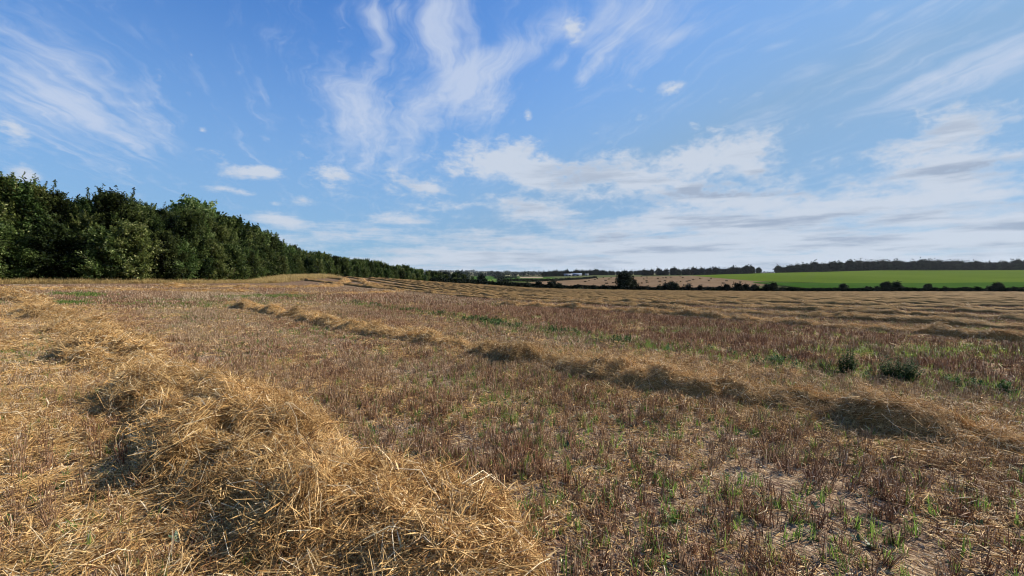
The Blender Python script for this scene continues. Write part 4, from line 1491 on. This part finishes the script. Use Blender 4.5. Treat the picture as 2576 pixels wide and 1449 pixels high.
# a second hedge between the pale green field and the bales
h2 = np.array([ground_at(xd, yd, 250)[:2] for xd, yd in ((1250, 711), (1330, 709), (1420, 706.2), (1470, 703), (1500, 700))])
put('field_hedge', hedge_mesh(h2, 2.6, 3.0, 22, 1.1, 902, .3), label='thin dark hedge curving between the pale green field and the bales', category='hedge')
h3 = np.array([ground_at(xd, yd, 500)[:2] for xd, yd in ((1300, 701.5), (1270, 702), (1245, 701))])
put('field_hedge', hedge_mesh(h3, 4.5, 6.0, 14, 1.8, 903, .4), label='short dark bushy hedge at the corner of the tan field', category='hedge')

# ------------------------------------------------------------------ woods on the skyline
WOOD = [joined_tree(950 + i, H=16.0, Rad=7.0, base=.2, limbs=30, shoots=6, leaves=8, leaf=1.5, spiky=.1, prof=(.6, .35)) for i in range(6)]


def wood(x0, x1, Y0, Y1, top0, top1, rows, gap, label, group, seed, vary=.24):
    g = np.random.default_rng(seed)
    for rw in range(rows):
        Yr0, Yr1 = Y0 + rw * 11, Y1 + rw * 11
        wpx = abs(x1 - x0) / 2.5156 / FPX * (Y0 + Y1) / 2
        n = max(int(wpx / gap), 2)
        for i in range(n):
            k = (i + g.uniform(.1, .9)) / n
            xd = x0 + (x1 - x0) * k; Y = Yr0 + (Yr1 - Yr0) * k + g.normal(0, 3)
            topd = top0 + (top1 - top0) * k
            x, y = at_photo(xd, Y)
            h = (690 - topd) / 2.5156 / FPX * Y + EYE - float(land(x, y)[0])
            h *= g.uniform(1 - vary, 1 + vary * .6) * (.9 if rw == 0 else 1.0)
            part_of = ('low near end' if k < .33 else ('middle' if k < .67 else 'far end')) if 'long wood' not in label else ('end by the lone tree' if xd < 2060 else ('stretch above the round pair' if xd < 2330 else 'stretch running out of the picture'))
            place_one(WOOD[g.integers(0, 6)], x, y, max(h, 5) / 16.0, label + (', %s, %s rank' % (part_of, 'front' if rw == 0 else 'back')), group, 'woodland_tree', 'tree', sz=1.0, sink=.6)


wood(1615, 1760, 815, 835, 679, 674, 2, 8.0, 'dark tree of the wood above the field of bales', 'trees of the wood above the bales', 1001)
wood(1760, 1893, 835, 850, 674, 671, 2, 8.0, 'dark tree of the wood above the field of bales', 'trees of the wood above the bales', 1002)
wood(1952, 2060, 885, 895, 671, 662, 2, 9.0, 'dark tree of the long wood', 'trees of the wood above the green field', 1003)
wood(2060, 2720, 895, 900, 660, 656, 2, 9.5, 'dark tree of the long wood', 'trees of the wood above the green field', 1004)
wood(1366, 1500, 1000, 1040, 683.5, 678.5, 2, 6.0, 'dark tree of the wood beside the farm buildings', 'trees of the wood beside the farm', 1005)
wood(1490, 1625, 1060, 1080, 679.5, 682, 2, 6.0, 'bluish dark tree on the ridge between the two woods', 'trees on the ridge between the woods', 1006)
for xd, Y, topd, lab in ((1908, 870, 674, 'lone tree standing in the gap of the skyline between two woods'),):
    x, y = at_photo(xd, Y)
    h = (690 - topd) / 2.5156 / FPX * Y + EYE - float(land(x, y)[0])
    place_one(HTREE[0], x, y, h / 5.4, lab, None, 'lone_tree', 'tree')
h4 = np.array([at_photo(xd, Y) for xd, Y in ((1893, 868), (1960, 872), (2060, 876), (2130, 880))])
put('field_hedge', hedge_mesh(h4, 3.4, 3.0, 10, 1.6, 904, .3), label='low dark hedge on the crest linking the two woods', category='hedge')


def far_wood(name, xs, Ys, height, depth, n, leaf, seed, label):
    """a far belt of trees that reads as one mass: overlapping crowns of leaf sprays"""
    g = np.random.default_rng(seed)
    k = g.uniform(0, 1, n)
    xd = xs[0] + (xs[1] - xs[0]) * k
    Y = Ys[0] + (Ys[1] - Ys[0]) * k + g.uniform(0, depth, n)
    x = (xd / 2.5156 - 512) / FPX * Y
    hh = height * g.uniform(.55, 1.1, n) * (.7 + .6 * vnoise(xd * .08, xd * 0, seed))
    m = 26
    c = np.stack([x, Y, land(x, Y)], 1)
    d = g.normal(0, 1, (n, m, 3)); d /= np.linalg.norm(d, axis=2, keepdims=True)
    P = c[:, None] + d * (hh * .48)[:, None, None] * np.array((1.0, 1.0, 1.0)) + np.array((0, 0, 1.0)) * (hh * .52)[:, None, None]
    P = P.reshape(-1, 3)
    q = len(P)
    L = np.repeat(hh, m) * leaf * g.uniform(.7, 1.3, q)
    V, F = leaf_quads(P, g.normal(0, 1, (q, 3)), g.normal(0, 1, (q, 3)) + (0, 0, .5), L, L * .7)
    put(name, mesh_np(name, V, F, (M['leaf_far'],), {'shade': np.repeat(g.uniform(.1, .8, q), 4)}), kind='stuff', label=label, category='woods')


far_wood('distant_woods', (1050, 1125), (330, 400), 6.5, 40, 60, .35, 1101, 'dark wood in the valley beyond the end of the plantation')
far_wood('distant_woods', (1095, 1180), (600, 700), 9, 60, 60, .35, 1102, 'dark belt of trees in the valley behind the plantation end')
far_wood('distant_woods', (1120, 1270), (1500, 1700), 15, 120, 90, .35, 1103, 'hazy belt of trees at the far edge of the green field')
far_wood('distant_woods', (1240, 1420), (1350, 1500), 13, 120, 90, .35, 1104, 'hazy trees behind the tan field')
far_wood('distant_woods', (1070, 1420), (2300, 2600), 18, 500, 220, .35, 1105, 'blue hazy woods in the middle of the low country')
far_wood('distant_woods', (1070, 1420), (3600, 4200), 20, 900, 220, .35, 1106, 'pale blue woods on the far low hills')
far_wood('distant_woods', (1060, 1240), (5600, 6000), 24, 300, 160, .35, 1107, 'pale blue line of trees along the farthest hill')

# ------------------------------------------------------------------ bales and farm
def bale_mesh():
    import bmesh
    bm = bmesh.new()
    bmesh.ops.create_cube(bm, size=1.0)
    bmesh.ops.subdivide_edges(bm, edges=bm.edges[:], cuts=3, use_grid_fill=True)
    for v in bm.verts:
        c = v.co
        k = 1 - .10 * (abs(c.x) * 2) ** 6 * (abs(c.z) * 2) ** 4
        v.co = Vector((c.x * 2.6, c.y * 1.35 * k, (c.z + .5) * 1.25 * (1 - .05 * (abs(c.y) * 2) ** 4)))
        # the twine pulls shallow grooves into it
        if abs(abs(c.x) - .25) < .02: v.co.y *= .96; v.co.z *= .97
    me = bpy.data.meshes.new('straw_bale'); bm.to_mesh(me); bm.free()
    me.materials.append(M['bale'])
    return me


M['bale'] = plain('bale', (.13, .085, .045), (.27, .18, .09), 6.0, 0.95, 0.1)
bm_ = bale_mesh()
BALES = [(65, 352), (103, 335), (152, 380), (76, 388), (375, 343), (372, 310), (362, 322), (480, 384), (535, 357), (540, 375), (506, 335), (540, 323), (535, 303), (475, 306), (663, 329), (684, 364), (743, 356), (724, 322), (757, 317), (810, 314), (921, 301), (948, 317), (925, 365), (996, 361), (1024, 351), (1066, 344), (1018, 397), (968, 411), (1148, 331), (1247, 351), (1273, 327), (1450, 356), (1410, 385), (1445, 407), (1604, 370), (40, 315), (130, 322), (-60, 340), (-120, 352), (-170, 365), (-30, 330)]
for i, (cx, cy) in enumerate(BALES):
    xd = (2400 + cx * 900 / 2576) / 1.59006; yd = (1000 + cy * 225 / 644) / 1.59006
    p = ground_at(xd, yd + .9, 250)
    side = 'lower' if cy > 345 else 'upper'
    o = put('straw_bale', bm_, None, (p[0], p[1], p[2] + .30), label='dark straw bale lying on the %s part of the brown field past the hedge' % side, category='bale', group='straw bales on the brown field')
    o.rotation_euler = (0, 0, g0.normal(.15, .35))

M['barn_wall'] = plain('barn_wall', (.16, .16, .155), (.24, .24, .235), .8)
M['barn_dark'] = plain('barn_dark', (.05, .055, .06), (.09, .095, .10), .8)
M['roof_pale'] = plain('roof_pale', (.17, .18, .19), (.25, .26, .27), .5)
M['roof_blue'] = plain('roof_blue', (.10, .13, .19), (.16, .20, .27), .5)


def box_mesh(name, x0, x1, y0, y1, z0, z1, mat):
    V = [(x, y, z) for z in (z0, z1) for y in (y0, y1) for x in (x0, x1)]
    F = [(0, 2, 3, 1), (4, 5, 7, 6), (0, 1, 5, 4), (2, 6, 7, 3), (0, 4, 6, 2), (1, 3, 7, 5)]
    return mesh_np(name, V, F, (mat,))


def roof_mesh(L, D, z0, rise, over, mat):
    a, b = L / 2 + over, D / 2 + over
    V, F = [], []
    for s_ in (-1, 1):      # two sloping sheets with thickness
        k = len(V)
        drop = rise * over / (D / 2)
        for dz in (0.0, .25):
            V += [(-a, s_ * b, z0 - drop + dz), (a, s_ * b, z0 - drop + dz), (a, -s_ * .01, z0 + rise + dz), (-a, -s_ * .01, z0 + rise + dz)]
        F += [(k, k + 1, k + 2, k + 3), (k + 4, k + 7, k + 6, k + 5), (k, k + 4, k + 5, k + 1), (k + 1, k + 5, k + 6, k + 2), (k + 2, k + 6, k + 7, k + 3), (k + 3, k + 7, k + 4, k)]
    return mesh_np('roof', V, F, (mat,))


def barn(xd, Y, L, D, wall, rise, roofm, label, doors, lift):
    x, y = at_photo(xd, Y)
    root = bpy.data.objects.new('barn', None); C.objects.link(root)
    root.location = (x, y, float(land(x, y)[0]) + lift); root.rotation_euler = (0, 0, R(-8))
    root['label'] = label; root['category'] = 'barn'
    put('wall', box_mesh('wall', -L / 2, L / 2, -D / 2, D / 2, -8, wall, M['barn_wall']), root)
    # gable ends
    G = np.array([(-L / 2 + .05, -D / 2, wall), (-L / 2 + .05, D / 2, wall), (-L / 2 + .05, 0, wall + rise), (L / 2 - .05, -D / 2, wall), (L / 2 - .05, D / 2, wall), (L / 2 - .05, 0, wall + rise)])
    for q in (0, 3):
        put('gable', mesh_np('gable', G[q:q + 3], [(0, 1, 2)], (M['barn_wall'],)), root)
    put('roof', roof_mesh(L, D, wall, rise, .8, M[roofm]), root)
    for dx, w, h in doors:
        put('door', box_mesh('door', dx - w / 2, dx + w / 2, -D / 2 - .12, -D / 2 + .1, 0, h, M['barn_dark']), root)


barn(1429, 960, 17, 12, 3.0, 1.8, 'roof_pale', 'pale walled farm barn with a light grey roof', [(-3, 4, 2.6), (4, 4, 2.6)], .3)
barn(1450, 966, 22, 14, 2.8, 2.4, 'roof_blue', 'long farm barn with a blue-grey roof', [(-6, 5, 2.4), (3, 5, 2.4)], .3)
barn(1476, 975, 7, 6, 2.4, 1.2, 'roof_pale', 'small pale shed beside the long blue-roofed barn', [(0, 2.5, 2.0)], .3)

# ------------------------------------------------------------------ the air
def haze():
    m, nt, out = new_mat('haze')
    v = nt.nodes.new('ShaderNodeVolumePrincipled')
    v.inputs['Color'].default_value = (.80, .88, 1.0, 1)
    v.inputs['Density'].default_value = HAZE
    v.inputs['Anisotropy'].default_value = .3
    nt.links.new(v.outputs[0], out.inputs['Volume'])
    me = box_mesh('haze', -13000, 13000, -13000, 13000, -10, 78, m)
    put('haze', me, kind='stuff')


HAZE = 2.2e-5
haze()
